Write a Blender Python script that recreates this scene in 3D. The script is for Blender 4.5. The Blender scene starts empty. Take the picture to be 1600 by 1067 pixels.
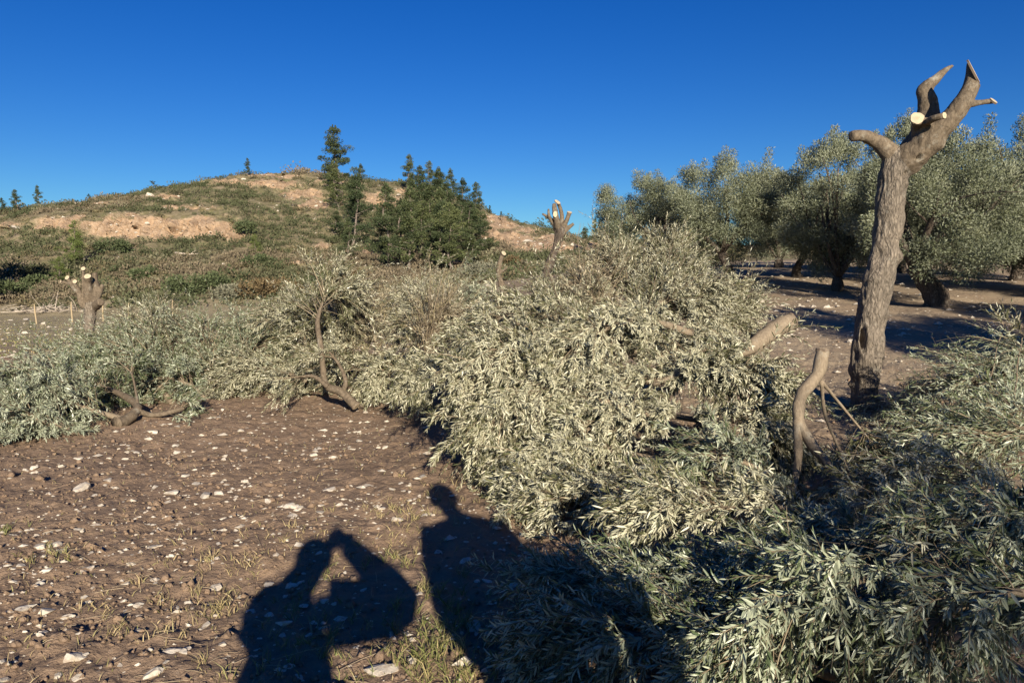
import bpy, math, random
import numpy as np
from mathutils import Vector, Matrix
R = math.radians
random.seed(7)
rng = np.random.default_rng(7)
S = bpy.context.scene
COL = S.collection

# ---------------------------------------------------------------- camera, sky, sun, exposure
F = 1186.0
CAMH = 1.5
PITCH = math.atan((533.5 - 430) / F)
cd = bpy.data.cameras.new('camera')
cd.sensor_width = 36; cd.lens = 36 * F / 1600
cd.clip_start = 0.05; cd.clip_end = 6000
cam = bpy.data.objects.new('camera', cd); COL.objects.link(cam)
cam.location = (0, 0, CAMH); cam.rotation_euler = (R(90) - PITCH, 0, 0)
S.camera = cam

SUN_EL = R(19.0)
SUN_AZ = R(13.0)                      # the sun stands behind the camera, 13 degrees to its right
SD = np.array([math.sin(SUN_AZ) * math.cos(SUN_EL), -math.cos(SUN_AZ) * math.cos(SUN_EL), math.sin(SUN_EL)])
w = bpy.data.worlds.new('World'); S.world = w; w.use_nodes = True
nt = w.node_tree; nt.nodes.clear()
sky = nt.nodes.new('ShaderNodeTexSky'); sky.sky_type = 'NISHITA'; sky.sun_disc = False
sky.sun_elevation = SUN_EL
sky.sun_rotation = math.pi - SUN_AZ
sky.air_density = 1.0; sky.dust_density = 0.15; sky.ozone_density = 4.0; sky.altitude = 600
hs = nt.nodes.new('ShaderNodeHueSaturation'); hs.inputs['Saturation'].default_value = 1.31; hs.inputs['Value'].default_value = 1.0; hs.inputs['Hue'].default_value = 0.518
bg = nt.nodes.new('ShaderNodeBackground'); bg.inputs['Strength'].default_value = 0.06
wo = nt.nodes.new('ShaderNodeOutputWorld')
nt.links.new(sky.outputs[0], hs.inputs['Color']); tint = nt.nodes.new('ShaderNodeMix'); tint.data_type = 'RGBA'; tint.blend_type = 'MULTIPLY'; tint.inputs[0].default_value = 1; tint.inputs[7].default_value = (.48, .75, .86, 1)
nt.links.new(hs.outputs[0], tint.inputs[6]); nt.links.new(tint.outputs[2], bg.inputs['Color']); nt.links.new(bg.outputs[0], wo.inputs[0])
sl = bpy.data.lights.new('sun', 'SUN'); sl.energy = 5.0; sl.angle = R(0.5); sl.color = (1.0, 0.89, 0.73)
so = bpy.data.objects.new('sun', sl); COL.objects.link(so)
so.rotation_euler = Vector(SD).to_track_quat('Z', 'Y').to_euler()
S.view_settings.view_transform = 'Standard'; S.view_settings.look = 'None'
S.view_settings.exposure = 0.9; S.view_settings.gamma = 1
S.cycles.max_bounces = 6; S.cycles.transparent_max_bounces = 4

# ---------------------------------------------------------------- helpers
def zy(py, Y):
    a = -PITCH - math.atan((py - 533.5) / F)
    return CAMH + Y * math.tan(a)
def at(px, py, Y):
    """the point of the place that stands at depth Y along the sight line of a pixel of the photograph"""
    u, v = (px - 800) / F, (py - 533.5) / F
    fy = math.cos(PITCH) - v * math.sin(PITCH)
    fz = -math.sin(PITCH) - v * math.cos(PITCH)
    k = Y / fy
    return np.array([u * k, Y, CAMH + fz * k])
def proj(P):
    x, y, z = P[:, 0], P[:, 1], P[:, 2] - CAMH
    c, s = math.cos(PITCH), math.sin(PITCH)
    d = np.maximum(y * c - z * s, .01)
    up = y * s + z * c
    return 800 + F * x / d, 533.5 - F * up / d

def _h(i, j, k, seed):
    n = (i * 374761393 + j * 668265263 + k * 2147483647 + seed * 974711) & 0xffffffff
    n = ((n ^ (n >> 13)) * 1274126177) & 0xffffffff
    n = (n ^ (n >> 16)) & 0xffffffff
    return n.astype(np.float64) / 4294967295.0
def vnoise(P, seed=0):
    P = np.asarray(P, float)
    I = np.floor(P).astype(np.int64); f = P - I; f = f * f * (3 - 2 * f)
    r = 0
    nd = P.shape[1]
    for dx in (0, 1):
        for dy in (0, 1):
            for dz in ((0, 1) if nd == 3 else (0,)):
                wgt = (f[:, 0] if dx else 1 - f[:, 0]) * (f[:, 1] if dy else 1 - f[:, 1])
                if nd == 3: wgt = wgt * (f[:, 2] if dz else 1 - f[:, 2])
                k = I[:, 2] + dz if nd == 3 else np.zeros(len(P), np.int64)
                r = r + wgt * _h(I[:, 0] + dx, I[:, 1] + dy, k, seed)
    return r * 2 - 1
def fbm(P, octv=4, seed=0, gain=.5):
    r = 0; a = 1.; P = np.asarray(P, float)
    for o in range(octv):
        r = r + a * vnoise(P * 2 ** o + 17.3 * o, seed + o); a *= gain
    return r

def norm(v):
    return v / np.maximum(np.linalg.norm(v, axis=-1, keepdims=True), 1e-9)

def build(name, V, faces, mat, parent=None, origin=None, attrs=None, smooth=True):
    V = np.asarray(V, np.float32)
    if origin is not None: V = V - np.asarray(origin, np.float32)
    faces = [np.asarray(f, np.int32) for f in faces if len(f)]
    me = bpy.data.meshes.new(name)
    me.vertices.add(len(V)); me.vertices.foreach_set('co', V.ravel())
    loops = np.concatenate([f.ravel() for f in faces])
    sizes = np.concatenate([np.full(len(f), f.shape[1], np.int32) for f in faces])
    starts = np.concatenate([[0], np.cumsum(sizes)[:-1]]).astype(np.int32)
    me.loops.add(len(loops)); me.loops.foreach_set('vertex_index', loops)
    me.polygons.add(len(sizes)); me.polygons.foreach_set('loop_start', starts)
    me.polygons.foreach_set('use_smooth', np.full(len(sizes), smooth))
    for k, a in (attrs or {}).items():
        a = np.asarray(a, np.float32)
        if a.ndim == 1:
            me.attributes.new(k, 'FLOAT', 'POINT').data.foreach_set('value', a)
        else:
            me.attributes.new(k, 'FLOAT_VECTOR', 'POINT').data.foreach_set('vector', a.ravel())
    me.update(calc_edges=True); me.validate()
    me.materials.append(mat)
    o = bpy.data.objects.new(name, me); COL.objects.link(o)
    if parent is not None: o.parent = parent
    elif origin is not None: o.location = origin
    return o
def tag(o, label=None, cat=None, group=None, kind=None):
    if label: o['label'] = label
    if cat: o['category'] = cat
    if group: o['group'] = group
    if kind: o['kind'] = kind
    return o
def empty(name, loc, label, cat, group=None):
    o = bpy.data.objects.new(name, None); COL.objects.link(o); o.location = loc
    o.empty_display_size = .2
    return tag(o, label, cat, group)
def copy_tree(root, loc, rotz, sc, label, group=None):
    r = root.copy(); COL.objects.link(r); r.location = loc; r.rotation_euler = (0, 0, rotz); r.scale = sc
    r['label'] = label
    if group: r['group'] = group
    for ch in list(root.children):
        c = ch.copy(); COL.objects.link(c); c.parent = r
    return r

class Acc:
    """collects vertex and face arrays into one mesh"""
    def __init__(s): s.V = []; s.F = {}; s.A = []; s.n = 0
    def add(s, V, *faces, a=None):
        V = np.asarray(V, float).reshape(-1, 3)
        for f in faces:
            f = np.asarray(f); s.F.setdefault(f.shape[1], []).append(f + s.n)
        s.V.append(V); s.n += len(V)
        s.A.append(np.zeros(len(V)) if a is None else np.broadcast_to(np.asarray(a, float), (len(V),)))
    def get(s): return np.concatenate(s.V), [np.concatenate(f) for f in s.F.values()]
    def build(s, name, mat, parent=None, origin=None, smooth=True):
        V, Fc = s.get()
        return build(name, V, Fc, mat, parent, origin, {'rnd': np.concatenate(s.A)}, smooth)

def catmull(P, n):
    P = np.asarray(P, float)
    Q = np.vstack([2 * P[0] - P[1], P, 2 * P[-1] - P[-2]])
    t = np.linspace(0, len(P) - 1 - 1e-6, n); i = t.astype(int); f = (t - i)[:, None]
    a, b, c, d = Q[i], Q[i + 1], Q[i + 2], Q[i + 3]
    return .5 * (2 * b + (c - a) * f + (2 * a - 5 * b + 4 * c - d) * f ** 2 + (3 * b - a - 3 * c + d) * f ** 3)

def tubes(P, rad, sides=5, cap=True):
    """P (N,K,3) centre lines, rad (N,K): one tube per line"""
    N, K, _ = P.shape
    T = np.gradient(P, axis=1); T = norm(T)
    ref = np.zeros((N, 1, 3)); mean = norm(P[:, -1] - P[:, 0])
    ax = np.argmin(np.abs(mean), axis=1); ref[np.arange(N), 0, ax] = 1
    U = norm(np.cross(T, np.broadcast_to(ref, T.shape))); W = np.cross(T, U)
    an = np.arange(sides) * 2 * math.pi / sides
    V = P[:, :, None] + rad[:, :, None, None] * (np.cos(an)[None, None, :, None] * U[:, :, None] + np.sin(an)[None, None, :, None] * W[:, :, None])
    idx = np.arange(N * K * sides).reshape(N, K, sides)
    a = idx[:, :-1]; b = idx[:, 1:]
    q = np.stack([a, np.roll(a, -1, 2), np.roll(b, -1, 2), b], -1).reshape(-1, 4)
    fs = [q]
    if cap and sides > 2:
        fs.append(idx[:, -1].reshape(-1, sides)); fs.append(idx[:, 0, ::-1].reshape(-1, sides))
    return V.reshape(-1, 3), fs

# ---------------------------------------------------------------- materials
def M(name):
    m = bpy.data.materials.new(name); m.use_nodes = True
    n = m.node_tree.nodes; n.clear()
    out = n.new('ShaderNodeOutputMaterial'); p = n.new('ShaderNodeBsdfPrincipled')
    m.node_tree.links.new(p.outputs[0], out.inputs[0])
    p.inputs['Roughness'].default_value = .85
    p.inputs['Specular IOR Level'].default_value = .25
    return m, m.node_tree, p, out
def N(t, typ, **kw):
    n = t.nodes.new(typ)
    for k, v in kw.items():
        if k in n.inputs.keys(): n.inputs[k].default_value = v
        else: setattr(n, k, v)
    return n
def ramp(t, fac, stops):
    r = t.nodes.new('ShaderNodeValToRGB'); e = r.color_ramp.elements
    while len(e) < len(stops): e.new(.5)
    for el, (p, c) in zip(e, stops): el.position = p; el.color = (*c, 1)
    t.links.new(fac, r.inputs[0]); return r.outputs[0]
def mix(t, fac, a, b, mode='MIX'):
    m = t.nodes.new('ShaderNodeMix'); m.data_type = 'RGBA'; m.blend_type = mode
    for s, v in ((0, fac), (6, a), (7, b)):
        if isinstance(v, (int, float)): m.inputs[s].default_value = v
        elif isinstance(v, tuple): m.inputs[s].default_value = (*v, 1)
        else: t.links.new(v, m.inputs[s])
    return m.outputs[2]
def noise(t, scale, detail=4, vec=None, rough=.55, dist=0):
    n = N(t, 'ShaderNodeTexNoise', Scale=scale, Detail=detail, Roughness=rough, Distortion=dist)
    if vec is not None: t.links.new(vec, n.inputs['Vector'])
    return n.outputs[0]
def bump(t, p, h, strength=.5, dist=.02, prev=None):
    b = N(t, 'ShaderNodeBump', Strength=strength, Distance=dist)
    t.links.new(h, b.inputs['Height'])
    if prev is not None: t.links.new(prev, b.inputs['Normal'])
    t.links.new(b.outputs[0], p.inputs['Normal']); return b.outputs[0]
def attr(t, name, o='Fac'):
    return N(t, 'ShaderNodeAttribute', attribute_name=name).outputs[o]
def pos(t): return N(t, 'ShaderNodeNewGeometry').outputs['Position']
def mapped(t, vec, sc):
    m = N(t, 'ShaderNodeMapping'); m.inputs['Scale'].default_value = sc
    t.links.new(vec, m.inputs['Vector']); return m.outputs[0]
def objc(t): return N(t, 'ShaderNodeTexCoord').outputs['Object']

def leaf_mat(name, tops, under, trans=.07, rough=.38, spec=.5):
    m, t, p, out = M(name)
    r = attr(t, 'rnd')
    up = ramp(t, r, tops); dn = ramp(t, r, under)
    g = N(t, 'ShaderNodeNewGeometry')
    c = mix(t, g.outputs['Backfacing'], up, dn)
    t.links.new(c, p.inputs['Base Color'])
    p.inputs['Roughness'].default_value = rough; p.inputs['Specular IOR Level'].default_value = spec
    if trans:
        tr = N(t, 'ShaderNodeBsdfTranslucent'); t.links.new(mix(t, 1., c, (1, .95, .5), 'MULTIPLY'), tr.inputs[0])
        mx = N(t, 'ShaderNodeMixShader', Fac=trans)
        t.links.new(p.outputs[0], mx.inputs[1]); t.links.new(tr.outputs[0], mx.inputs[2]); t.links.new(mx.outputs[0], out.inputs[0])
    return m
OLIVE = leaf_mat('olive_leaf', [(0, (.055, .064, .03)), (.5, (.11, .115, .054)), (.85, (.20, .19, .10)), (1, (.29, .245, .13))],
                 [(0, (.28, .28, .185)), (.5, (.43, .42, .295)), (1, (.56, .525, .36))])
OLIVE_DRY = leaf_mat('olive_leaf_dry', [(0, (.15, .14, .07)), (.5, (.23, .20, .11)), (1, (.30, .24, .14))],
                 [(0, (.32, .29, .2)), (1, (.45, .38, .26))])
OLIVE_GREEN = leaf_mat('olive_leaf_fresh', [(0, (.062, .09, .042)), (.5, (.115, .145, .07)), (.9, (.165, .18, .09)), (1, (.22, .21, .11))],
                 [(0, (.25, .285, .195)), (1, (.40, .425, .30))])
OLIVE_TREE = leaf_mat('olive_crown', [(0, (.085, .10, .055)), (.6, (.135, .15, .08)), (1, (.19, .195, .11))],
                 [(0, (.16, .18, .12)), (1, (.26, .275, .19))], rough=.55, spec=.22)
PINE = leaf_mat('pine_needles', [(0, (.04, .055, .026)), (.6, (.075, .096, .042)), (1, (.12, .138, .06))],
                 [(0, (.04, .055, .026)), (1, (.12, .138, .06))], trans=0, rough=.6, spec=.2)
t = PINE.node_tree; p = [n for n in t.nodes if n.type == 'BSDF_PRINCIPLED'][0]; src = p.inputs['Base Color'].links[0].from_socket
oi = N(t, 'ShaderNodeObjectInfo')
t.links.new(mix(t, 1., src, ramp(t, oi.outputs['Random'], [(0, (.55, .62, .62)), (.5, (.8, .82, .82)), (1, (1.1, 1.05, .95))]), 'MULTIPLY'), p.inputs['Base Color'])
PINE_YOUNG = leaf_mat('young_pine_needles', [(0, (.07, .10, .025)), (1, (.14, .17, .05))], [(0, (.07, .10, .025)), (1, (.14, .17, .05))], trans=0, rough=.6, spec=.2)
def flat_leaf(name, a, b):
    return leaf_mat(name, [(0, a), (1, b)], [(0, a), (1, b)], trans=0, rough=.7, spec=.15)
SHRUB_GREEN = flat_leaf('shrub_green', (.035, .05, .022), (.10, .12, .055))
SHRUB_BROWN = flat_leaf('shrub_brown', (.07, .05, .025), (.17, .125, .065))
SHRUB_GREY = flat_leaf('shrub_grey', (.09, .095, .065), (.21, .20, .14))
# the hillside scrub carries its own colour per bush
m, t, p, _ = M('scrub'); SCRUB = m
t.links.new(mix(t, .35, attr(t, 'tint', 'Vector'), ramp(t, attr(t, 'rnd'), [(0, (.35, .35, .35)), (1, (1, 1, 1))]), 'MULTIPLY'), p.inputs['Base Color'])
p.inputs['Roughness'].default_value = .8; p.inputs['Specular IOR Level'].default_value = .1

def bark_mat(name, dark, light, sc, stretch, strength, dist, vw=.9):
    m, t, p, _ = M(name)
    o = objc(t); v = mapped(t, o, (sc, sc, sc * stretch))
    wv = N(t, 'ShaderNodeVectorMath', operation='ADD')
    nn = N(t, 'ShaderNodeTexNoise', Scale=1.3, Detail=3); t.links.new(v, nn.inputs['Vector'])
    t.links.new(v, wv.inputs[0]); t.links.new(nn.outputs['Color'], wv.inputs[1])
    vo = N(t, 'ShaderNodeTexVoronoi', feature='DISTANCE_TO_EDGE', Scale=1.6); t.links.new(wv.outputs[0], vo.inputs['Vector'])
    n1 = noise(t, 2.5, 8, wv.outputs[0], .65)
    md = N(t, 'ShaderNodeMath', operation='MULTIPLY_ADD'); t.links.new(vo.outputs['Distance'], md.inputs[0]); md.inputs[1].default_value = vw; t.links.new(n1, md.inputs[2])
    h = md.outputs[0]
    c = ramp(t, h, [(.38, dark), (.62, tuple((a + b) / 2 for a, b in zip(dark, light))), (.95, light)])
    n2 = noise(t, 3.0, 3, o)
    c = mix(t, .55, c, ramp(t, n2, [(.3, (.62, .6, .58)), (.7, (1.1, 1.05, 1.0))]), 'MULTIPLY')
    c = mix(t, ramp(t, noise(t, 7, 6, o, .7), [(.56, (0, 0, 0)), (.70, (.55, .55, .55))]), c, (.33, .315, .26))
    t.links.new(c, p.inputs['Base Color']); bump(t, p, h, strength, dist)
    return m
BARK = bark_mat('rough_olive_bark', (.075, .063, .049), (.30, .255, .20), 19, .36, 1., .025)
BARK_S = bark_mat('smooth_olive_bark', (.085, .066, .046), (.25, .20, .14), 16, .6, .6, .012, .3)
BARK_L = bark_mat('pale_branch_bark', (.17, .135, .095), (.33, .27, .19), 30, .5, .4, .006, .3)
BARK_D = bark_mat('dark_trunk_bark', (.04, .032, .026), (.14, .11, .085), 12, .35, .8, .03)
m, t, p, _ = M('twig_bark'); TWIG = m
t.links.new(ramp(t, attr(t, 'rnd'), [(0, (.11, .085, .058)), (.6, (.20, .16, .105)), (1, (.30, .24, .16))]), p.inputs['Base Color']); p.inputs['Roughness'].default_value = .7
m, t, p, _ = M('pine_bark'); PINEBARK = m
t.links.new(ramp(t, noise(t, 9, 4, objc(t)), [(.3, (.09, .07, .055)), (.7, (.22, .18, .15))]), p.inputs['Base Color'])
m, t, p, _ = M('sawn_wood'); SAWN = m
o = objc(t); ra = attr(t, 'rad')
ad = N(t, 'ShaderNodeMath', operation='MULTIPLY_ADD'); t.links.new(noise(t, 30, 4, o), ad.inputs[0]); ad.inputs[1].default_value = .25; t.links.new(ra, ad.inputs[2])
si = N(t, 'ShaderNodeMath', operation='SINE'); mu = N(t, 'ShaderNodeMath', operation='MULTIPLY'); t.links.new(ad.outputs[0], mu.inputs[0]); mu.inputs[1].default_value = 38; t.links.new(mu.outputs[0], si.inputs[0])
c = mix(t, ramp(t, si.outputs[0], [(0, (0, 0, 0)), (1, (1, 1, 1))]), (.42, .345, .225), (.50, .425, .30))
c = mix(t, ramp(t, ad.outputs[0], [(.1, (1, 1, 1)), (.55, (0, 0, 0))]), c, (.36, .27, .165))
c = mix(t, ramp(t, ra, [(.93, (0, 0, 0)), (.98, (1, 1, 1))]), c, (.14, .105, .075))
c = mix(t, ramp(t, noise(t, 14, 4, o), [(.55, (0, 0, 0)), (.75, (.6, .6, .6))]), c, (.25, .20, .15))
t.links.new(c, p.inputs['Base Color']); p.inputs['Roughness'].default_value = .8
bump(t, p, noise(t, 60, 3, o), .4, .004)

m, t, p, _ = M('limestone'); STONE = m
o = objc(t); P_ = pos(t)
c = ramp(t, noise(t, 14, 6, P_, .6), [(.3, (.38, .33, .255)), (.55, (.50, .45, .37)), (.8, (.58, .535, .46))])
c = mix(t, ramp(t, noise(t, 30, 5, P_), [(.5, (0, 0, 0)), (.75, (.8, .8, .8))]), c, (.20, .13, .085))
t.links.new(c, p.inputs['Base Color']); bump(t, p, noise(t, 45, 5, P_, .65), .6, .01)

m, t, p, _ = M('field_soil'); SOIL = m
P_ = pos(t); far = attr(t, 'far'); dry = attr(t, 'dry')
n1 = noise(t, 1.1, 5, P_); n2 = noise(t, 9, 6, P_, .65); n3 = noise(t, 38, 5, P_, .7)
c = mix(t, n1, (.235, .16, .105), (.32, .228, .152))
c = mix(t, ramp(t, n2, [(.35, (0, 0, 0)), (.68, (1, 1, 1))]), mix(t, .5, c, (.155, .112, .083)), c)
c = mix(t, ramp(t, n3, [(.55, (0, 0, 0)), (.75, (.55, .55, .55))]), c, (.38, .30, .225))
c = mix(t, mix(t, .8, dry, ramp(t, n1, [(.2, (0, 0, 0)), (.8, (1, 1, 1))]), 'MULTIPLY'), c, (.34, .275, .19))
grassy = mix(t, noise(t, .5, 6, P_, .7), (.235, .205, .12), (.35, .295, .19))
c = mix(t, far, c, grassy)
# pale chips of limestone strewn in the soil
vo = N(t, 'ShaderNodeTexVoronoi', Scale=17, Randomness=1); t.links.new(P_, vo.inputs['Vector'])
sp = ramp(t, vo.outputs['Distance'], [(.13, (1, 1, 1)), (.17, (0, 0, 0))])
pick = ramp(t, vo.outputs['Color'], [(.62, (0, 0, 0)), (.64, (1, 1, 1))])
chips = mix(t, 1., sp, pick, 'MULTIPLY')
c = mix(t, chips, c, (.44, .38, .30))
t.links.new(c, p.inputs['Base Color']); p.inputs['Roughness'].default_value = .95; p.inputs['Specular IOR Level'].default_value = .1
b1 = bump(t, p, n2, .8, .05); bump(t, p, n3, .8, .02, b1)

m, t, p, _ = M('hillside'); HILLM = m
P_ = pos(t); soil = attr(t, 'soil')
n1 = noise(t, .12, 6, P_, .65); n2 = noise(t, .9, 6, P_, .7); n3 = noise(t, 3.5, 4, P_, .7)
veg = mix(t, ramp(t, n1, [(.35, (0, 0, 0)), (.65, (1, 1, 1))]), (.115, .115, .055), (.18, .15, .085))
veg = mix(t, ramp(t, n2, [(.4, (0, 0, 0)), (.7, (1, 1, 1))]), veg, (.26, .21, .145))
bare = mix(t, n2, (.27, .175, .105), (.39, .28, .185))
bare = mix(t, ramp(t, n3, [(.45, (0, 0, 0)), (.7, (.8, .8, .8))]), bare, (.42, .335, .245))
lm = N(t, 'ShaderNodeMath', operation='MULTIPLY_ADD'); t.links.new(n3, lm.inputs[0]); lm.inputs[1].default_value = .7; lm.inputs[2].default_value = -.35
ad = N(t, 'ShaderNodeMath', operation='ADD', use_clamp=True); t.links.new(soil, ad.inputs[0]); t.links.new(lm.outputs[0], ad.inputs[1])
c = mix(t, ramp(t, ad.outputs[0], [(.35, (0, 0, 0)), (.6, (1, 1, 1))]), veg, bare)
t.links.new(c, p.inputs['Base Color']); p.inputs['Roughness'].default_value = .95; p.inputs['Specular IOR Level'].default_value = .05
b1 = bump(t, p, n2, .7, .5); bump(t, p, n3, .7, .15, b1)

m, t, p, _ = M('grass_blade'); GRASS = m
t.links.new(ramp(t, attr(t, 'rnd'), [(0, (.10, .13, .035)), (.35, (.17, .17, .06)), (.7, (.30, .24, .12)), (1, (.36, .28, .15))]), p.inputs['Base Color']); p.inputs['Roughness'].default_value = .6
m, t, p, _ = M('straw'); STRAW = m
t.links.new(ramp(t, attr(t, 'rnd'), [(0, (.22, .16, .10)), (1, (.48, .39, .26))]), p.inputs['Base Color'])
def plain(name, col, rough=.8):
    m, t, p, _ = M(name); o = objc(t)
    t.links.new(mix(t, noise(t, 12, 4, o), tuple(c * .75 for c in col), tuple(min(1, c * 1.15) for c in col)), p.inputs['Base Color']); p.inputs['Roughness'].default_value = rough
    return m
DEADWOOD = plain('bleached_wood', (.42, .36, .29)); POSTW = plain('weathered_post', (.36, .28, .17)); HOLLOW = plain('hollow_wood', (.035, .026, .02))
SKIN = plain('skin', (.45, .28, .2), .5); CLOTH = plain('dark_coat', (.05, .05, .07)); CLOTH2 = plain('grey_jacket', (.12, .12, .13)); HAIR = plain('dark_hair', (.03, .02, .015), .5); BLACK = plain('phone_case', (.02, .02, .022), .3)

# ---------------------------------------------------------------- the lie of the land
YK = np.array([8, 12, 20, 30, 42, 55, 70, 90, 95.5, 112, 130])
TAB = {
 -250: ([0, -.1, -.4, -.8, -1.3], [497, 462, 405, 385, 362, 345]),
 0:    ([0, -.08, -.35, -.75, -1.25], [497, 458, 392, 368, 345, 332]),
 60:   ([0, -.08, -.35, -.75, -1.25], [496, 452, 381, 341, 331, 326]),
 200:  ([0, -.06, -.3, -.65, -1.1], [494, 448, 379, 337, 315, 304]),
 370:  ([0, -.05, -.25, -.5, -.9], [492, 447, 378, 341, 300, 277]),
 425:  ([0, -.04, -.22, -.45, -.8], [490, 448, 380, 366, 305, 271]),
 480:  ([0, -.03, -.2, -.4, -.7], [486, 450, 385, 370, 310, 266]),
 560:  ([0, 0, -.12, -.2, -.5], [478, 448, 388, 372, 315, 274]),
 640:  ([0, 0, -.05, 0, -.1], [466, 442, 395, 382, 325, 286]),
 700:  ([0, 0, 0, .1, .1], [455, 438, 398, 387, 335, 296]),
 760:  ([0, .02, .1, .3, .6], [446, 434, 398, 388, 350, 326]),
 800:  ([0, .05, .15, .4, .8], [441, 430, 397, 388, 362, 346]),
 870:  ([0, .08, .25, .7, 1.2], [432, 424, 398, 391, 372, 364]),
 930:  ([0, .1, .4, 1.0, 1.6], [422, 412, 392, 388, 378, 374]),
 1000: ([0, .15, .6, 1.3, 1.9], [416, 405, 394, 391, 386, 383]),
 1150: ([0, .2, .75, 1.4, 2.0], [413, 403, 396, 394, 390, 388]),
 1400: ([0, .2, .75, 1.45, 2.1], [409, 397, 391, 389, 386, 385]),
 1600: ([0, .2, .75, 1.5, 2.3], [404, 392, 388, 386, 384, 383]),
}
SK = np.array([(p - 800) / F for p in TAB])
LY0, LY1, NLY = math.log(4.), math.log(3000.), 900
lyg = np.linspace(LY0, LY1, NLY); SG = np.linspace(-1.1, 1.1, 441)
rows = []
for p_, (za, ya) in TAB.items():
    z = list(za) + [zy(y, Y) for y, Y in zip(ya, YK[5:])]
    zt = z[-1]
    Yf = np.concatenate([[4, 6.5], YK, [150, 200, 320, 3000]]); zf = np.array([0, 0] + z + [zt - 1.2, zt * .55 - 1, -4, -30])
    rows.append(np.interp(lyg, np.log(Yf), zf))
rows = np.array(rows)
G = np.array([np.interp(SG, SK, rows[:, j]) for j in range(NLY)]).T       # (s, y)
def blur(A, n, ax):
    for _ in range(n):
        B = np.pad(A, [(1, 1) if i == ax else (0, 0) for i in range(2)], mode='edge')
        A = (np.take(B, range(0, A.shape[ax]), ax) + 2 * A + np.take(B, range(2, A.shape[ax] + 2), ax)) / 4
    return A
Gb = blur(blur(G, 30, 0), 40, 1); Gc = blur(blur(G, 5, 0), 3, 1)
ymid = np.exp(lyg); wgt = np.clip((ymid - 62) / 12, 0, 1) * np.clip((150 - ymid) / 25, 0, 1)
G = Gb * (1 - wgt) + Gc * wgt
def zbase(x, y):
    x = np.asarray(x, float); y = np.asarray(y, float)
    yy = np.clip(y, 4.001, 2900); s = np.clip(x / yy, -1.099, 1.099)
    fi = (s + 1.1) / 2.2 * 440; fj = (np.log(yy) - LY0) / (LY1 - LY0) * (NLY - 1)
    i = np.clip(fi.astype(int), 0, 439); j = np.clip(fj.astype(int), 0, NLY - 2); a = fi - i; b = fj - j
    return (G[i, j] * (1 - a) + G[i + 1, j] * a) * (1 - b) + (G[i, j + 1] * (1 - a) + G[i + 1, j + 1] * a) * b
def zt(x, y, fine=False):
    x = np.atleast_1d(np.asarray(x, float)); y = np.atleast_1d(np.asarray(y, float))
    z = zbase(x, y)
    P = np.stack([x, y], 1)
    z = z + .05 * vnoise(P * .6, 3) + .03 * vnoise(P * 1.7, 4)
    m = y > 60
    if m.any():
        k = np.clip((y[m] - 60) / 15, 0, 1) * np.clip((600 - y[m]) / 300, 0, 1)
        z[m] += k * (.45 * fbm(P[m] * .16, 4, 11) + .12 * fbm(P[m] * .9, 3, 12))
    if fine:
        near = np.clip((26 - y) / 14, 0, 1)
        f = fbm(P * 7., 4, 5, .6)
        z = z + near * (.015 * f + .012 * np.maximum(fbm(P * 13., 3, 8), 0) ** 1.3)
    return z
def gz(x, y): return float(zt(x, y)[0])
def ground(px, py):
    """where the sight line of a pixel meets the ground"""
    lo = 1.8
    for Y in np.geomspace(1.8, 400, 1500):
        q = at(px, py, Y)
        if q[2] < gz(q[0], q[1]): break
        lo = Y
    q = at(px, py, lo); q[2] = gz(q[0], q[1]); return q

def grid(ss, ys, fine):
    Sg, Yg = np.meshgrid(ss, ys, indexing='ij')
    X = Sg * np.where(Yg < 2, 2, Yg)
    V = np.stack([X.ravel(), Yg.ravel(), zt(X.ravel(), Yg.ravel(), fine)], 1)
    idx = np.arange(V.shape[0]).reshape(Sg.shape)
    f = np.stack([idx[:-1, :-1], idx[1:, :-1], idx[1:, 1:], idx[:-1, 1:]], -1).reshape(-1, 4)
    return V, f
# one sheet of ground: fine inside the view, coarse round and behind it
YEND = 62.
ss = np.concatenate([np.linspace(-5, -.95, 40, endpoint=False), np.linspace(-.95, -.72, 20, endpoint=False), np.linspace(-.72, .72, 660), np.linspace(.72, 1.0, 24)[1:], np.linspace(1.0, 5, 40)[1:]])
ysn = np.concatenate([np.linspace(-40, -4, 12, endpoint=False), np.linspace(-4, 2.0, 30, endpoint=False), np.geomspace(2.0, YEND, 600)])
Sg, Yg = np.meshgrid(ss, ysn, indexing='ij')
wid = np.where(Yg < 2, 2 + np.abs(Yg - 2) * .6, Yg)
Xg = Sg * wid
V = np.stack([Xg.ravel(), Yg.ravel(), zt(Xg.ravel(), Yg.ravel(), True)], 1)
idx = np.arange(len(V)).reshape(Sg.shape)
f = np.stack([idx[:-1, :-1], idx[1:, :-1], idx[1:, 1:], idx[:-1, 1:]], -1).reshape(-1, 4)
P2 = V[:, :2]
sV = V[:, 0] / np.maximum(V[:, 1], 2)
nf = fbm(P2 * .25, 4, 21)
far = np.clip((V[:, 1] - 17 + 5 * nf) / 10, 0, 1) * np.clip((.05 - sV) / .12, 0, 1) * .85
dry = np.clip((sV + .03) / .12, 0, 1) * np.clip((V[:, 1] - 5) / 4, 0, 1)
tag(build('ground', V, [f], SOIL, attrs={'far': far, 'dry': dry}), 'brown ploughed soil of the olive grove strewn with limestone', kind='structure')

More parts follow.
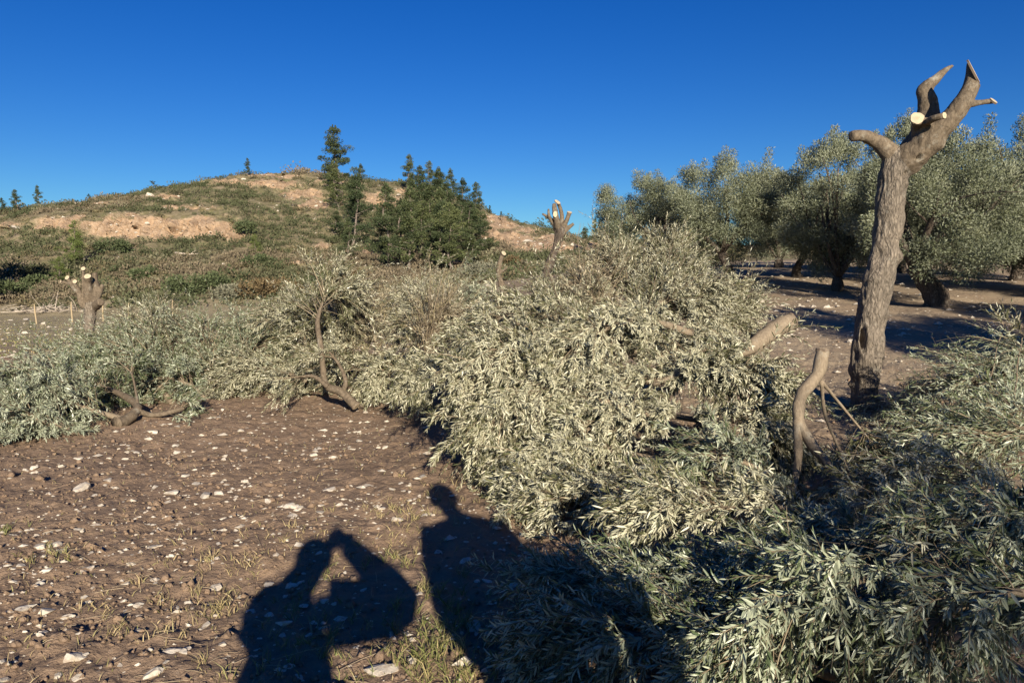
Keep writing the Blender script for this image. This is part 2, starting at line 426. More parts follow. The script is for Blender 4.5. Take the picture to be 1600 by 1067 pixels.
ysh = np.concatenate([np.geomspace(YEND, 150, 330), np.geomspace(150, 2600, 60)[1:]])
ssh = np.concatenate([np.linspace(-5, -.9, 60, endpoint=False), np.linspace(-.9, .9, 760), np.linspace(.9, 5, 60)[1:]])
V, f = grid(ssh, ysh, False)
def hill_masks(V):
    px, py = proj(V)
    n = fbm(V[:, :2] * .22, 4, 31); n2 = fbm(np.stack([V[:, 0] * .5, V[:, 2] * 1.2], 1), 3, 33)
    s = np.full(len(V), -.6)
    def ell(cx, cy, rx, ry, k=1.):
        d = 1 - np.sqrt(((px - cx) / rx) ** 2 + ((py - cy) / ry) ** 2)
        np.maximum(s, k * (d * 1.6 + .45 * n2 + .25 * n), out=s)
    for e in ((110, 350, 70, 15), (200, 357, 120, 23), (310, 356, 85, 21), (350, 360, 40, 18), (255, 350, 150, 14), (470, 303, 45, 12, .9), (490, 318, 25, 12), (600, 316, 44, 17), (430, 288, 60, 8, .7),
              (585, 392, 22, 12, .8), (780, 352, 40, 10, .8), (800, 372, 55, 14), (850, 385, 55, 16), (915, 388, 45, 14), (760, 365, 30, 14, .8), (300, 325, 60, 5, .7), (160, 318, 60, 4, .6), (500, 385, 30, 8, .7),
              (20, 352, 30, 5, .7), (470, 412, 30, 5, .7), (325, 475, 40, 8, .7), (260, 308, 40, 5, .7), (430, 276, 60, 4, .8), (350, 284, 50, 4, .7), (525, 284, 40, 5, .8), (645, 300, 40, 7, .8), (765, 342, 40, 8, .8), (825, 362, 40, 6, .8), (860, 372, 40, 6, .8), (700, 410, 25, 6, .6), (690, 320, 30, 6, .6)):
        ell(*e)
    return np.clip(s, 0, 1) * (V[:, 1] < 165)
soilm = hill_masks(V)
rg = fbm(np.stack([V[:, 0] * 1.1, V[:, 2] * .5], 1), 4, 35, .6)
V[:, 1] += np.minimum(soilm * 3, 1) * rg * 1.5; V[:, 2] += np.minimum(soilm * 3, 1) * .25 * fbm(V[:, :2] * 1.4, 3, 36)
tag(build('hill', V, [f], HILLM, attrs={'soil': soilm}), 'scrub covered hill with a bare orange earth bank', kind='structure')

# ---------------------------------------------------------------- foliage primitives
def leaf_mesh(acc, B, D, Nn, L, W, rnd, rich):
    """leaves: base B, direction D, normal Nn, length L, half width W"""
    n = len(B)
    if n == 0: return
    Sd = norm(np.cross(Nn, D)); Nn = norm(np.cross(D, Sd))
    L = L[:, None]; W = W[:, None]
    if rich:
        drop = (-.12 * L * Nn)
        v = np.stack([B,
                      B + D * L * .3 + Sd * W, B + D * L * .32 - Nn * W * .35 , B + D * L * .3 - Sd * W,
                      B + D * L * .68 + Sd * W * .85 + drop * .45, B + D * L * .7 - Nn * W * .3 + drop * .45, B + D * L * .68 - Sd * W * .85 + drop * .45,
                      B + D * L + drop], 1).reshape(-1, 3)
        o = (np.arange(n) * 8)[:, None]
        tri = np.concatenate([o + np.array(q) for q in ([0, 2, 1], [0, 3, 2], [7, 4, 5], [7, 5, 6])])
        quad = np.concatenate([o + np.array(q) for q in ([1, 2, 5, 4], [2, 3, 6, 5])])
        acc.add(v, tri[:, ::-1], quad[:, ::-1], a=np.repeat(rnd, 8))
    else:
        v = np.stack([B, B + D * L * .45 + Sd * W, B + D * L - Nn * L * .1, B + D * L * .45 - Sd * W], 1).reshape(-1, 3)
        q = (np.arange(n) * 4)[:, None] + np.array([0, 3, 2, 1])
        acc.add(v, q[:, ::-1], a=np.repeat(rnd, 4))

def rand_unit(n, g):
    return norm(g.normal(size=(n, 3)))

def grow(P0, D0, L, K, droop, g, wob=.1):
    """N curved shoots from P0 along D0, bending down by droop"""
    s = np.linspace(0, 1, K)[None, :, None]
    n = len(P0)
    bend = g.normal(size=(n, 1, 3)) * wob
    C = P0[:, None] + L[:, None, None] * (D0[:, None] * s + bend * s ** 2)
    C[:, :, 2] -= (L * droop)[:, None] * s[:, :, 0] ** 2
    return C
def clamp_ground(V, g, lift=.012):
    z = zbase(V[..., 0], V[..., 1]) + lift
    V[..., 2] = np.maximum(V[..., 2], z + .06 * g.random(V.shape[:-1]))
    return V

RS, NS = .66, 1.3
BR = 'cut olive branches left lying after the pruning'
def plume(label, axis, r, shoots, stem_r, seed, droop=.35, rich=True, mat=OLIVE, twigs=5, pairs=12, leaf=.058, t0=.18, up=.55, phi=(28, 68),
          cut=False, tip_r=.004, bare=.07, wood=BARK_L, density=1., exf=.55, extra=None, width=.085, grp=BR):
    g = np.random.default_rng(seed); r = r * RS; shoots = int(shoots * NS); leaf = leaf * .92
    A = catmull([at(*q) for q in axis], 28)
    base = A[0].copy(); org = np.array([base[0], base[1], max(gz(base[0], base[1]), min(base[2], 9))])
    root = empty('cut_branch', org, label, 'branch', grp)
    tt = np.linspace(0, 1, 28)
    wob = np.stack([fbm(np.stack([tt * 5, np.full(28, seed * 1.7 + k)], 1), 2, seed + k) for k in range(3)], 1) * r * .06
    A = A + wob * np.minimum(tt * 4, 1)[:, None]
    A[:, 2] = np.maximum(A[:, 2], zbase(A[:, 0], A[:, 1]) + stem_r * .5)
    rad = stem_r * (1 - tt) ** .8 + tip_r
    rad = rad * (1 + .10 * fbm(np.stack([tt * 14, np.full(28, seed)], 1), 2, seed))
    lines = [(A, rad)]
    for pts, r0, r1 in (extra or []):
        E = catmull([at(*q) for q in pts], 20); u = np.linspace(0, 1, 20)
        lines.append((E, r0 + (r1 - r0) * u))
    acc = Acc()
    for C, rr in lines:
        v, fs = tubes(C[None], rr[None], 10); 
        v = v + (norm(v - np.repeat(C, 10, 0)) * (fbm(v * 26, 3, seed)[:, None] * np.repeat(rr, 10)[:, None] * .16))
        acc.add(v, *fs)
    stem = acc.build('stem', wood, root, org)
    if cut:
        T = norm(A[0] - A[1]); disc(A[0] + T * .004, T, rad[0] * 1.0, stem, org, g, thick=.006)
    # shoots
    ax_all = [(A, 1.)] + [(E, exf) for E, _ in lines[1:]]
    tw = Acc(); lf = Acc()
    for C, fr in ax_all:
        n = int(shoots * fr)
        k = len(C); u = t0 + (1 - t0) * g.random(n) ** .85; ii = u * (k - 1); i = np.minimum(ii.astype(int), k - 2); f = (ii - i)[:, None]
        p0 = C[i] * (1 - f) + C[i + 1] * f; T = norm(C[i + 1] - C[i])
        q = rand_unit(n, g); q[:, 2] = np.where((q[:, 2] < 0) & (g.random(n) < up), -q[:, 2], q[:, 2])
        q = norm(q - T * (q * T).sum(1, keepdims=True))
        ph = np.radians(g.uniform(*phi, n))[:, None]
        d = norm(T * np.cos(ph) + q * np.sin(ph))
        prof = .55 + .75 * np.sin(np.clip(u, 0, 1) * math.pi * .8)
        L = r * prof * g.uniform(.6, 1.2, n) * np.where(g.random(n) < .1, 1.35, 1)
        K = 7
        Cs = grow(p0, d, L, K, droop * g.uniform(.4, 1.3, n), g, .12); clamp_ground(Cs, g)
        rs = np.linspace(1, .35, K)[None] * (np.clip(.010 * L, .002, .007))[:, None]
        v, fs = tubes(Cs, rs, 4, False); tw.add(v, *fs, a=np.repeat(g.random(n), K * 4))
        # twigs
        m = twigs
        ut = .18 + .8 * g.random((n, m)); jj = ut * (K - 1); j = np.minimum(jj.astype(int), K - 2); ff = (jj - j)[..., None]
        ar = np.arange(n)[:, None]
        q0 = (Cs[ar, j] * (1 - ff) + Cs[ar, j + 1] * ff).reshape(-1, 3); Tt = norm(Cs[ar, j + 1] - Cs[ar, j]).reshape(-1, 3)
        qq = rand_unit(n * m, g); qq = norm(qq - Tt * (qq * Tt).sum(1, keepdims=True)); qq[:, 2] += .15
        a2 = np.radians(g.uniform(16, 42, n * m))[:, None]
        d2 = norm(Tt * np.cos(a2) + qq * np.sin(a2))
        L2 = np.repeat(L, m) * g.uniform(.35, .75, n * m) * (1.15 - .5 * ut.ravel()); L2 = np.clip(L2, .12, .40)
        Ct = grow(q0, d2, L2, 5, droop * .8 * g.uniform(.2, 1.2, n * m), g, .12); clamp_ground(Ct, g)
        rt = np.linspace(1, .5, 5)[None] * np.full((n * m, 1), .0018)
        v, fs = tubes(Ct, rt, 3, False); tw.add(v, *fs, a=np.repeat(g.random(n * m), 15))
        # leaves in opposite pairs along twigs and along the outer half of shoots
        leafy = g.random(n * m) >= bare
        for Cc, NP, s0 in ((Ct[leafy], pairs, .12), (Cs[g.random(n) >= bare], pairs + 4, .45)):
            nn, KK = len(Cc), Cc.shape[1]
            if nn == 0: continue
            for sd in (-1, 1):
                us = np.clip(np.linspace(s0, 1, NP)[None] + g.normal(size=(nn, NP)) * .02, 0, .999) * (KK - 1)
                jx = np.minimum(us.astype(int), KK - 2); fx = (us - jx)[..., None]; an = np.arange(nn)[:, None]
                Bp = (Cc[an, jx] * (1 - fx) + Cc[an, jx + 1] * fx); Tg = norm(Cc[an, jx + 1] - Cc[an, jx])
                ref = np.where(np.abs(Tg[..., 2:3]) > .9, np.array([1., 0, 0]), np.array([0, 0, 1.]))
                U = norm(np.cross(Tg, ref)); Wv = np.cross(U, Tg)
                ang = (np.arange(NP) % 2 * (math.pi / 2) * .8 + .3)[None] + g.normal(size=(nn, NP)) * .35
                side = sd * (np.cos(ang)[..., None] * U + np.sin(ang)[..., None] * Wv)
                sp = np.radians(g.uniform(16, 48, (nn, NP)))[..., None]
                D = norm(Tg * np.cos(sp) + side * np.sin(sp) + np.array([0, 0, -.18]) + .12 * g.normal(size=(nn, NP, 3)))
                Nn = norm(Tg * .7 - side * .5 + np.array([0, 0, .55]) + .45 * g.normal(size=(nn, NP, 3)))
                Ls = leaf * g.uniform(.5, 1.15, (nn, NP)) * np.linspace(1.1, .7, NP)[None]; keep = (g.random((nn, NP)) < .93 * density).ravel()
                B = Bp.reshape(-1, 3)[keep]; D = D.reshape(-1, 3)[keep]; Nn = Nn.reshape(-1, 3)[keep]; Ls = Ls.ravel()[keep]
                leaf_mesh(lf, B, D, Nn, Ls, Ls * width * g.uniform(.8, 1.2, len(Ls)), np.clip(g.random(len(Ls)) * .75 + g.normal() * .04 + .1, 0, 1), rich)
    tw.build('twigs', TWIG, root, org)
    if lf.n: lf.build('leaves', mat, root, org)
    return root

def disc(c, nrm, r, parent, org, g, name='cut_face', ell=1.0, thick=.004):
    """a sawn face: an uneven disc standing a little proud of the wood"""
    nrm = norm(np.asarray(nrm, float)); ref = np.array([0, 0, 1.]) if abs(nrm[2]) < .9 else np.array([1., 0, 0])
    u = norm(np.cross(nrm, ref)); v = np.cross(nrm, u)
    k = 22; an = np.arange(k) * 2 * math.pi / k
    rr = r * (1 + .07 * g.normal(size=k)); rr = (rr + np.roll(rr, 1)) / 2
    ring = (rr * np.cos(an))[:, None] * u + (rr * np.sin(an) * ell)[:, None] * v
    off = .25 * r * g.normal() * u
    V = np.vstack([c + ring - nrm * thick * 2, c + ring + nrm * thick, c + ring * .95 + nrm * (thick + .002), [c + off + nrm * (thick + .003)]])
    a = np.concatenate([np.ones(2 * k), np.full(k, .90), [0]])
    i = np.arange(k); j = (i + 1) % k
    return build(name, V, [np.concatenate([np.stack([i + q * k, j + q * k, j + q * k + k, i + q * k + k], 1) for q in (0, 1)]), np.stack([i + 2 * k, j + 2 * k, np.full(k, 3 * k)], 1)], SAWN, parent, org, {'rad': a}, smooth=False)

# ---------------------------------------------------------------- pollarded trunks
def pollard(name, label, cat, segs, cuts, voxel, seed, barks=(BARK, BARK_S), rough=.10, hollow=None, group=None, fur=7.):
    """segs: [(part name, [(px,py,Y,r px)...])]; grown as one skin, then parted along the forks"""
    tmp = []
    acc = Acc(); lines = []
    for pn, pts in segs:
        P = np.array([at(*q[:3]) for q in pts]); rr = np.array([q[3] * q[2] / F for q in pts])
        n = max(8, 5 * len(pts)); rr = rr * (.88 if voxel == .016 else .84 if voxel == .013 and pn != 'trunk' else 1); C = catmull(P, n); rad = np.interp(np.linspace(0, len(pts) - 1, n), np.arange(len(pts)), rr)
        lines.append((C, rad)); v, fs = tubes(C[None], rad[None], 14); acc.add(v, *fs)
    V, Fc = acc.get()
    o = build('raw', V, Fc, BARK); md = o.modifiers.new('r', 'REMESH'); md.mode = 'VOXEL'; md.voxel_size = voxel
    dg = bpy.context.evaluated_depsgraph_get(); ev = o.evaluated_get(dg); me = ev.to_mesh()
    nv = len(me.vertices); V = np.empty(nv * 3); me.vertices.foreach_get('co', V); V = V.reshape(-1, 3)
    nl = len(me.loops); li = np.empty(nl, np.int32); me.loops.foreach_get('vertex_index', li)
    st = np.empty(len(me.polygons), np.int32); me.polygons.foreach_get('loop_start', st); tot = np.diff(np.append(st, nl))
    quads = li.reshape(-1, 4) if (tot == 4).all() else np.array([list(li[a:a + 4]) for a, b in zip(st, tot) if b == 4])
    ev.to_mesh_clear(); bpy.data.objects.remove(o)
    # smooth
    E = np.concatenate([quads[:, [0, 1]], quads[:, [1, 2]], quads[:, [2, 3]], quads[:, [3, 0]]])
    for _ in range(3):
        sm = np.zeros_like(V); cn = np.zeros(nv); np.add.at(sm, E[:, 0], V[E[:, 1]]); np.add.at(cn, E[:, 0], 1); np.add.at(sm, E[:, 1], V[E[:, 0]]); np.add.at(cn, E[:, 1], 1)
        V = .5 * V + .5 * sm / np.maximum(cn, 1)[:, None]
    fn = np.cross(V[quads[:, 2]] - V[quads[:, 0]], V[quads[:, 3]] - V[quads[:, 1]]); nn = np.zeros_like(V)
    for k in range(4): np.add.at(nn, quads[:, k], fn)
    nn = norm(nn)
    best = np.full(nv, 1e9); lab = np.zeros(nv, int); lr = np.zeros(nv)
    for k, (C, rad) in enumerate(lines):
        d = np.linalg.norm(V[:, None] - C[None], axis=2) / rad[None]; m_ = d.min(1); ia = d.argmin(1)
        if k > 0: m_ = m_ + .12 * (ia < 3)
        b = m_ < best; best[b] = m_[b]; lab[b] = k; lr[b] = rad[ia[b]]
    low = (lab == 0)
    sc = np.array([1, 1, .28]) * fur
    fu = fbm(V * sc + .3 * fbm(V * 5, 2, seed + 9)[:, None], 4, seed, .6)
    lump = fbm(V * 4.0, 3, seed + 5)
    ridg = np.abs(fbm(V * np.array([1, 1, .22]) * fur * 2.2, 3, seed + 3, .6))
    V = V + nn * (lr * (rough * np.where(low, 1, .7) * (fu * .8 - ridg * .9) + .16 * lump))[:, None]
    gk = np.random.default_rng(seed + 77)
    for _ in range(26):
        i_ = gk.integers(nv); sc_ = lr[i_] * gk.uniform(.25, .6); am = lr[i_] * gk.choice([.22, .3, -.16, .16])
        V = V + nn * (am * np.exp(-((V - V[i_]) ** 2).sum(1) / sc_ ** 2))[:, None]
    if hollow is not None:
        for (hx, hy, hY, rx, rz, dep) in hollow:
            c = at(hx, hy, hY); q = ((V[:, 0] - c[0]) / rx) ** 2 + ((V[:, 2] - c[2]) / rz) ** 2
            k = np.exp(-q * 1.2) * (nn[:, 1] < .1); V[:, 1] += k * dep
            k2 = np.exp(-((np.sqrt(q) - 1.5) ** 2) * 3) * (nn[:, 1] < .1); V[:, 1] -= k2 * dep * .25
    for (k, px, py, Y, nx, ny, nz, rpx, ell) in cuts:
        c_ = at(px, py, Y); n_ = norm(np.array([nx, ny, nz], float)); q = (V - c_) @ n_
        b = (q > 0) & ((lab == k) | (np.linalg.norm(V - c_, axis=1) < 1.6 * rpx * max(ell, 1) * Y / F)); V[b] -= q[b][:, None] * n_
    b0 = lines[0][0][0]; org = np.array([b0[0], b0[1], gz(b0[0], b0[1])])
    root = empty(name, org, label, cat, group)
    fl = np.array([np.bincount(r_, minlength=len(segs)).argmax() for r_ in lab[quads]])
    parts = {}
    names = [s_[0] for s_ in segs]
    for k in range(len(segs)):
        q = quads[fl == k]
        if not len(q): continue
        u, inv = np.unique(q, return_inverse=True)
        parts[k] = build(names[k], V[u], [inv.reshape(-1, 4)], barks[0] if k == 0 else barks[1], root, org)
    g = np.random.default_rng(seed)
    for (k, px, py, Y, nx, ny, nz, rpx, ell) in cuts:
        disc(at(px, py, Y), (nx, ny, nz), rpx * Y / F, parts.get(k, parts[0]), org, g, ell=ell, thick=.006)
    return root

PG = 'pollarded olive trunks with pale saw cuts'
Y0 = 8.3
pollard('pollarded_olive', 'tall thick pollarded olive trunk with bare forked limbs, standing at the right', 'tree',
  [('trunk', [(1346, 690, Y0, 30), (1350, 655, Y0, 26), (1352, 610, Y0, 24), (1353, 570, Y0, 26), (1357, 520, Y0, 27), (1366, 470, Y0, 26), (1378, 420, Y0, 25), (1386, 360, Y0, 24), (1391, 310, Y0, 23), (1396, 275, Y0, 26), (1404, 250, Y0, 25)]),
   ('limb', [(1404, 262, Y0, 25), (1430, 240, 8.2, 26), (1462, 208, 8.05, 21), (1492, 178, 7.95, 17), (1512, 148, 7.9, 15), (1521, 122, 7.9, 14), (1522, 95, 7.9, 13)]),
   ('limb', [(1408, 260, 8.3, 20), (1386, 236, 8.3, 16), (1366, 220, 8.3, 11), (1348, 213, 8.25, 10), (1330, 213, 8.2, 9)]),
   ('limb', [(1424, 235, 8.35, 22), (1442, 205, 8.4, 18), (1451, 178, 8.45, 17), (1449, 155, 8.45, 16), (1445, 140, 8.45, 14), (1460, 126, 8.42, 9), (1476, 111, 8.4, 6), (1490, 102, 8.4, 3)]),
   ('stub', [(1436, 206, 8.25, 14), (1435, 196, 8.15, 12), (1433, 184, 7.95, 10.5)]),
   ('stub', [(1441, 194, 8.1, 8), (1458, 186, 7.85, 6), (1478, 180, 7.75, 5.5)]),
   ('stub', [(1515, 163, 7.95, 7), (1535, 160, 7.95, 5.5), (1556, 158, 7.95, 5)])],
  [(1, 1521, 112, 7.87, .72, -.55, .42, 11, 1.75), (4, 1433, 185, 7.985, -.25, -1, .25, 9.5, 1), (5, 1475, 181, 7.77, .45, -.88, .1, 5, 1), (6, 1552, 158, 7.93, .35, -.6, .7, 5, 1.3)],
  .016, 41, hollow=[(1355, 533, 8.1, .022, .12, .15), (1440, 245, 8.0, .02, .03, .06), (1418, 270, 8.1, .02, .025, .06), (1388, 600, 8.1, .02, .05, .04)], group=PG)
pollard('pollarded_olive', 'short pollarded olive trunk beyond the left heap, round pale cuts on its knobbly head', 'tree',
  [('trunk', [(138, 575, 15, 11), (138, 548, 15, 8.5), (140, 520, 15, 8), (141, 495, 15, 9.5), (142, 480, 15, 11)]),
   ('limb', [(138, 482, 15, 8), (127, 473, 14.9, 5.5), (124, 458, 14.9, 4), (117, 444, 14.85, 3.2), (116, 438, 14.8, 3)]),
   ('limb', [(140, 475, 15, 9), (138, 455, 14.9, 6), (137, 442, 14.9, 5.5), (137, 430, 14.8, 5)]),
   ('limb', [(146, 478, 15, 8), (151, 452, 15, 4.5), (149, 440, 15.1, 4.5), (148, 426, 15.1, 4.5)]),
   ('stub', [(148, 480, 15, 8), (154, 474, 14.8, 6.5), (158, 472, 14.7, 5.5)]),
   ('limb', [(136, 462, 14.95, 5), (131, 445, 15, 3), (130, 418, 15, 3)]),
   ('stub', [(122, 452, 14.9, 3), (108, 443, 14.9, 2.2), (93, 440, 14.9, 2)]),
   ('stub', [(124, 458, 14.9, 4), (112, 446, 14.85, 3), (104, 432, 14.8, 3)]),
   ('stub', [(150, 470, 15, 5), (157, 455, 15, 3), (160, 444, 15, 2.5)])],
  [(7, 105, 434, 14.8, -.2, -.9, .5, 3.6, 1), (1, 117, 440, 14.82, .1, -.9, .45, 3.2, 1), (2, 137, 432, 14.8, .1, -.8, .6, 5, .9), (5, 130, 420, 14.97, .1, -.8, .6, 3.5, 1), (6, 95, 440, 14.9, -.6, -.8, .1, 2.3, 1)],
  .015, 42, group=PG)
pollard('pollarded_olive', 'dark leaning pollarded olive trunk rising behind the middle heap against the sky', 'tree',
  [('trunk', [(836, 540, 15, 9), (845, 475, 15, 7.5), (853, 431, 15, 7), (866, 394, 15, 6.8), (872, 375, 15, 7.5), (874, 360, 15, 8.5)]),
   ('limb', [(872, 362, 15, 7), (870, 346, 14.9, 5.5), (867, 330, 14.9, 4.8), (866, 318, 14.9, 3.5)]),
   ('limb', [(876, 358, 15, 6), (878, 342, 15.1, 4), (876, 328, 15.1, 3.6), (870, 312, 15.1, 3.5)]),
   ('limb', [(876, 360, 15, 6), (884, 348, 15, 4.2), (888, 338, 15, 4), (891, 328, 15, 4)]),
   ('limb', [(873, 372, 15, 6.5), (884, 360, 15, 4.8), (897, 349, 15, 3.5)]),
   ('limb', [(870, 360, 15, 6), (862, 344, 15, 3.6), (847, 334, 15, 2)]),
   ('stub', [(864, 350, 15, 4), (858, 338, 14.95, 3), (857, 326, 14.95, 2)])],
  [(1, 867.5, 335, 14.835, -.1, -.95, .2, 3.2, 1.6), (2, 871, 316, 15.05, .4, -.5, .8, 4.5, 1.3), (3, 890, 332, 15, .2, -.4, .9, 4, .9)],
  .013, 43, group=PG, barks=(BARK_D, BARK_S))
pollard('pollarded_olive', 'slim twisted bare olive stem with one pale top cut, left of the leaning trunk', 'tree',
  [('trunk', [(795, 520, 14, 6), (791, 475, 14, 5), (786, 450, 14, 4.6), (779, 428, 14, 4.2), (781, 412, 14, 4), (786, 394, 14, 4)]),
   ('stub', [(788, 470, 14.05, 4), (782, 445, 14.0, 3.5), (779, 425, 14, 3)]),
   ('stub', [(780, 427, 14, 3), (787, 422, 14, 2), (792, 418, 14, 1.6)])],
  [(0, 787, 396, 13.97, .5, -.6, .55, 4, 1)], .012, 44, group=PG, barks=(BARK_S, BARK_S))

# ---------------------------------------------------------------- cut branches lying on the soil
OL = OLIVE
plume('thick sawn limb whose pale cut end sticks out right of the middle heap', [(1236, 502, 6.7), (1195, 522, 6.6), (1150, 548, 6.5), (1030, 555, 6.3), (900, 530, 6.1), (770, 545, 6.0)], .66, 100, .085, 101, cut=True, t0=.25, twigs=6)
plume('leafy branch forming the drooping left end of the middle heap', [(930, 600, 5.9), (860, 560, 5.8), (790, 550, 5.7), (735, 585, 5.6)], .5, 75, .03, 102, droop=.55, twigs=6)
plume('leafy branch over the dark shadow at the left foot of the middle heap', [(980, 640, 5.4), (880, 610, 5.4), (810, 620, 5.3), (755, 670, 5.2)], .42, 70, .025, 103, droop=.6, twigs=6)
plume('branch low in the front left corner of the middle heap, touching the head shadow', [(1030, 720, 5.0), (930, 700, 5.0), (870, 725, 4.9), (815, 755, 4.8)], .38, 65, .022, 104, droop=.5, twigs=6)
plume('branch across the middle of the middle heap', [(1150, 600, 5.9), (1050, 590, 5.7), (960, 610, 5.5), (880, 650, 5.3)], .45, 75, .03, 105, droop=.4, twigs=6)
plume('branch behind the middle heap leaning up towards the slim twisted stem', [(960, 580, 7.6), (900, 560, 7.5), (820, 535, 7.4), (750, 530, 7.3)], .55, 85, .03, 106, rich=False)
plume('leafy branch at the back of the middle heap below the leaning trunk', [(1010, 560, 8.2), (960, 500, 8.2), (905, 475, 8.2), (860, 470, 8.2)], .52, 85, .035, 107, rich=False)
plume('upright branch making the pointed peak of the middle heap', [(1030, 600, 8.6), (1035, 500, 8.8), (1040, 430, 9.0), (1042, 392, 9.1)], .5, 130, .035, 108, droop=.15, rich=False, up=.3, phi=(20, 60), mat=OLIVE)
plume('branch at the back of the middle heap with some browned leaves and reddish twigs', [(1060, 600, 7.8), (1010, 510, 7.8), (970, 450, 7.9), (960, 425, 8.0)], .62, 115, .035, 109, droop=.2, rich=False, bare=.12, mat=OLIVE)
plume('leafy branch on the right shoulder of the middle heap against the tree shadow', [(1060, 580, 7.2), (1085, 540, 7.4), (1120, 505, 7.4), (1150, 495, 7.4)], .55, 85, .025, 110, droop=.25, rich=False, mat=OLIVE)
plume('branch under the thick sawn limb, spreading towards the forked grey limb', [(1020, 600, 5.6), (1090, 580, 5.5), (1150, 580, 5.4), (1210, 610, 5.3)], .40, 65, .02, 111, droop=.5, twigs=6)
plume('branch low on the right of the middle heap, in front of the forked grey limb', [(1060, 690, 5.2), (1110, 660, 5.1), (1170, 660, 5.0), (1225, 700, 5.0)], .36, 60, .03, 112, droop=.5, twigs=6, wood=BARK_D)
plume('branch with long sprays along the front foot of the middle heap', [(1150, 770, 4.5), (1050, 760, 4.5), (950, 770, 4.4), (850, 790, 4.4)], .34, 60, .02, 113, droop=.3, twigs=6)
plume('branch lying on top of the middle heap with sprays falling forward', [(1080, 520, 6.4), (1000, 500, 6.1), (930, 520, 5.8), (880, 570, 5.6)], .45, 75, .03, 114, droop=.45, twigs=6)
plume('leafy branch in the upper left of the middle heap', [(960, 540, 6.8), (880, 500, 6.6), (800, 490, 6.5), (740, 520, 6.4)], .45, 70, .03, 115, droop=.4)
plume('branch deep in the front of the middle heap', [(1120, 660, 5.6), (1020, 650, 5.3), (930, 670, 5.1), (860, 690, 5.0)], .40, 70, .02, 116, droop=.45, twigs=6)
plume('branch standing up behind the right shoulder of the middle heap', [(1000, 560, 7.6), (1015, 490, 7.6), (1040, 450, 7.7), (1070, 435, 7.8)], .52, 115, .03, 172, droop=.2, rich=False, up=.4)
plume('branch draped down the right side of the middle heap beside the thick sawn limb', [(1010, 600, 6.9), (1060, 545, 6.9), (1095, 530, 6.9), (1120, 545, 6.9)], .42, 85, .02, 173, droop=.4, twigs=6)
plume('branch high on the middle heap right of its centre', [(960, 560, 6.9), (1010, 495, 6.9), (1060, 470, 7.0), (1105, 475, 7.0)], .54, 105, .03, 174, droop=.3, rich=False)
plume('branch high on the middle heap left of its centre, below the leaning trunk', [(960, 560, 7.0), (930, 515, 7.0), (890, 490, 7.1), (840, 505, 7.1)], .55, 105, .03, 175, droop=.3, rich=False)
plume('dry twiggy branch with hardly any leaves on the crest of the middle heap', [(1010, 580, 7.0), (960, 520, 7.0), (930, 470, 7.0), (900, 440, 7.0)], .5, 60, .02, 117, droop=.1, rich=False, bare=.75, mat=OLIVE_DRY)

# the near right heap
plume('branch with long lit sprays arching left, below the forked grey limb', [(1330, 860, 3.7), (1240, 800, 3.6), (1120, 790, 3.5), (1000, 800, 3.5)], .34, 42, .014, 121, droop=.3, leaf=.06, mat=OL, phi=(18, 50))
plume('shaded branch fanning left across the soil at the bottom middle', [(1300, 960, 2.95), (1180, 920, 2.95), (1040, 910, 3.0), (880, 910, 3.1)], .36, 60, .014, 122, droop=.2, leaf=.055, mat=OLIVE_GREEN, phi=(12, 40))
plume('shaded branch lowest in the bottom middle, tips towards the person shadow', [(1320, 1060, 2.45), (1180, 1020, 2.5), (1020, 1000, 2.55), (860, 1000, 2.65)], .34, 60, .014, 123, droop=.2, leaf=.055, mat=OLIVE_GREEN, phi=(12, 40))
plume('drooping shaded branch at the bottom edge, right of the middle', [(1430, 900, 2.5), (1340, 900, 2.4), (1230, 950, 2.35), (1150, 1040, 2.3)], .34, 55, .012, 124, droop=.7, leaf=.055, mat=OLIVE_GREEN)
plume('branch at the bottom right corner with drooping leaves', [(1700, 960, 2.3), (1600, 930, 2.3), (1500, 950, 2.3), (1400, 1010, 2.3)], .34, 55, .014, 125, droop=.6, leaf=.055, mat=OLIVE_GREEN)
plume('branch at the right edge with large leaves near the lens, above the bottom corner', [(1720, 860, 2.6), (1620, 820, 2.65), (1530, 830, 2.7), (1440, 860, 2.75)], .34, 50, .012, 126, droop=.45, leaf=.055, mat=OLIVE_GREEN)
plume('sunlit branch on the right with arching bare twigs, beside the forked grey limb', [(1660, 780, 3.6), (1560, 750, 3.7), (1450, 760, 3.8), (1370, 790, 3.8)], .42, 48, .014, 127, droop=.3, leaf=.058, bare=.3)
plume('low thin branch spread over the soil behind the right heap', [(1720, 590, 7.5), (1610, 580, 7.6), (1500, 605, 7.7), (1425, 645, 7.7)], .8, 60, .016, 128, droop=.35, bare=.15, mat=OLIVE_GREEN)
plume('loose branch at the right edge, middle height', [(1740, 650, 5.6), (1640, 640, 5.6), (1560, 655, 5.7), (1460, 695, 5.7)], .62, 55, .014, 129, droop=.35, bare=.12, mat=OLIVE_GREEN)
plume('branch lying on the soil at the foot of the tall pollarded trunk', [(1460, 740, 5.2), (1400, 720, 5.4), (1350, 720, 5.6), (1290, 730, 5.6)], .35, 40, .012, 130, droop=.3, bare=.5, density=.8)
plume('leafy green branch high along the right edge, behind the other right hand branches', [(1740, 570, 6.4), (1650, 560, 6.5), (1590, 585, 6.6), (1530, 615, 6.7)], .78, 85, .012, 180, droop=.3, mat=OLIVE_GREEN)
plume('leafy branch in the middle of the right edge, sprays sweeping left', [(1740, 720, 4.2), (1640, 690, 4.3), (1550, 690, 4.4), (1460, 725, 4.5)], .62, 70, .012, 181, droop=.3, mat=OLIVE_GREEN, phi=(14, 45))
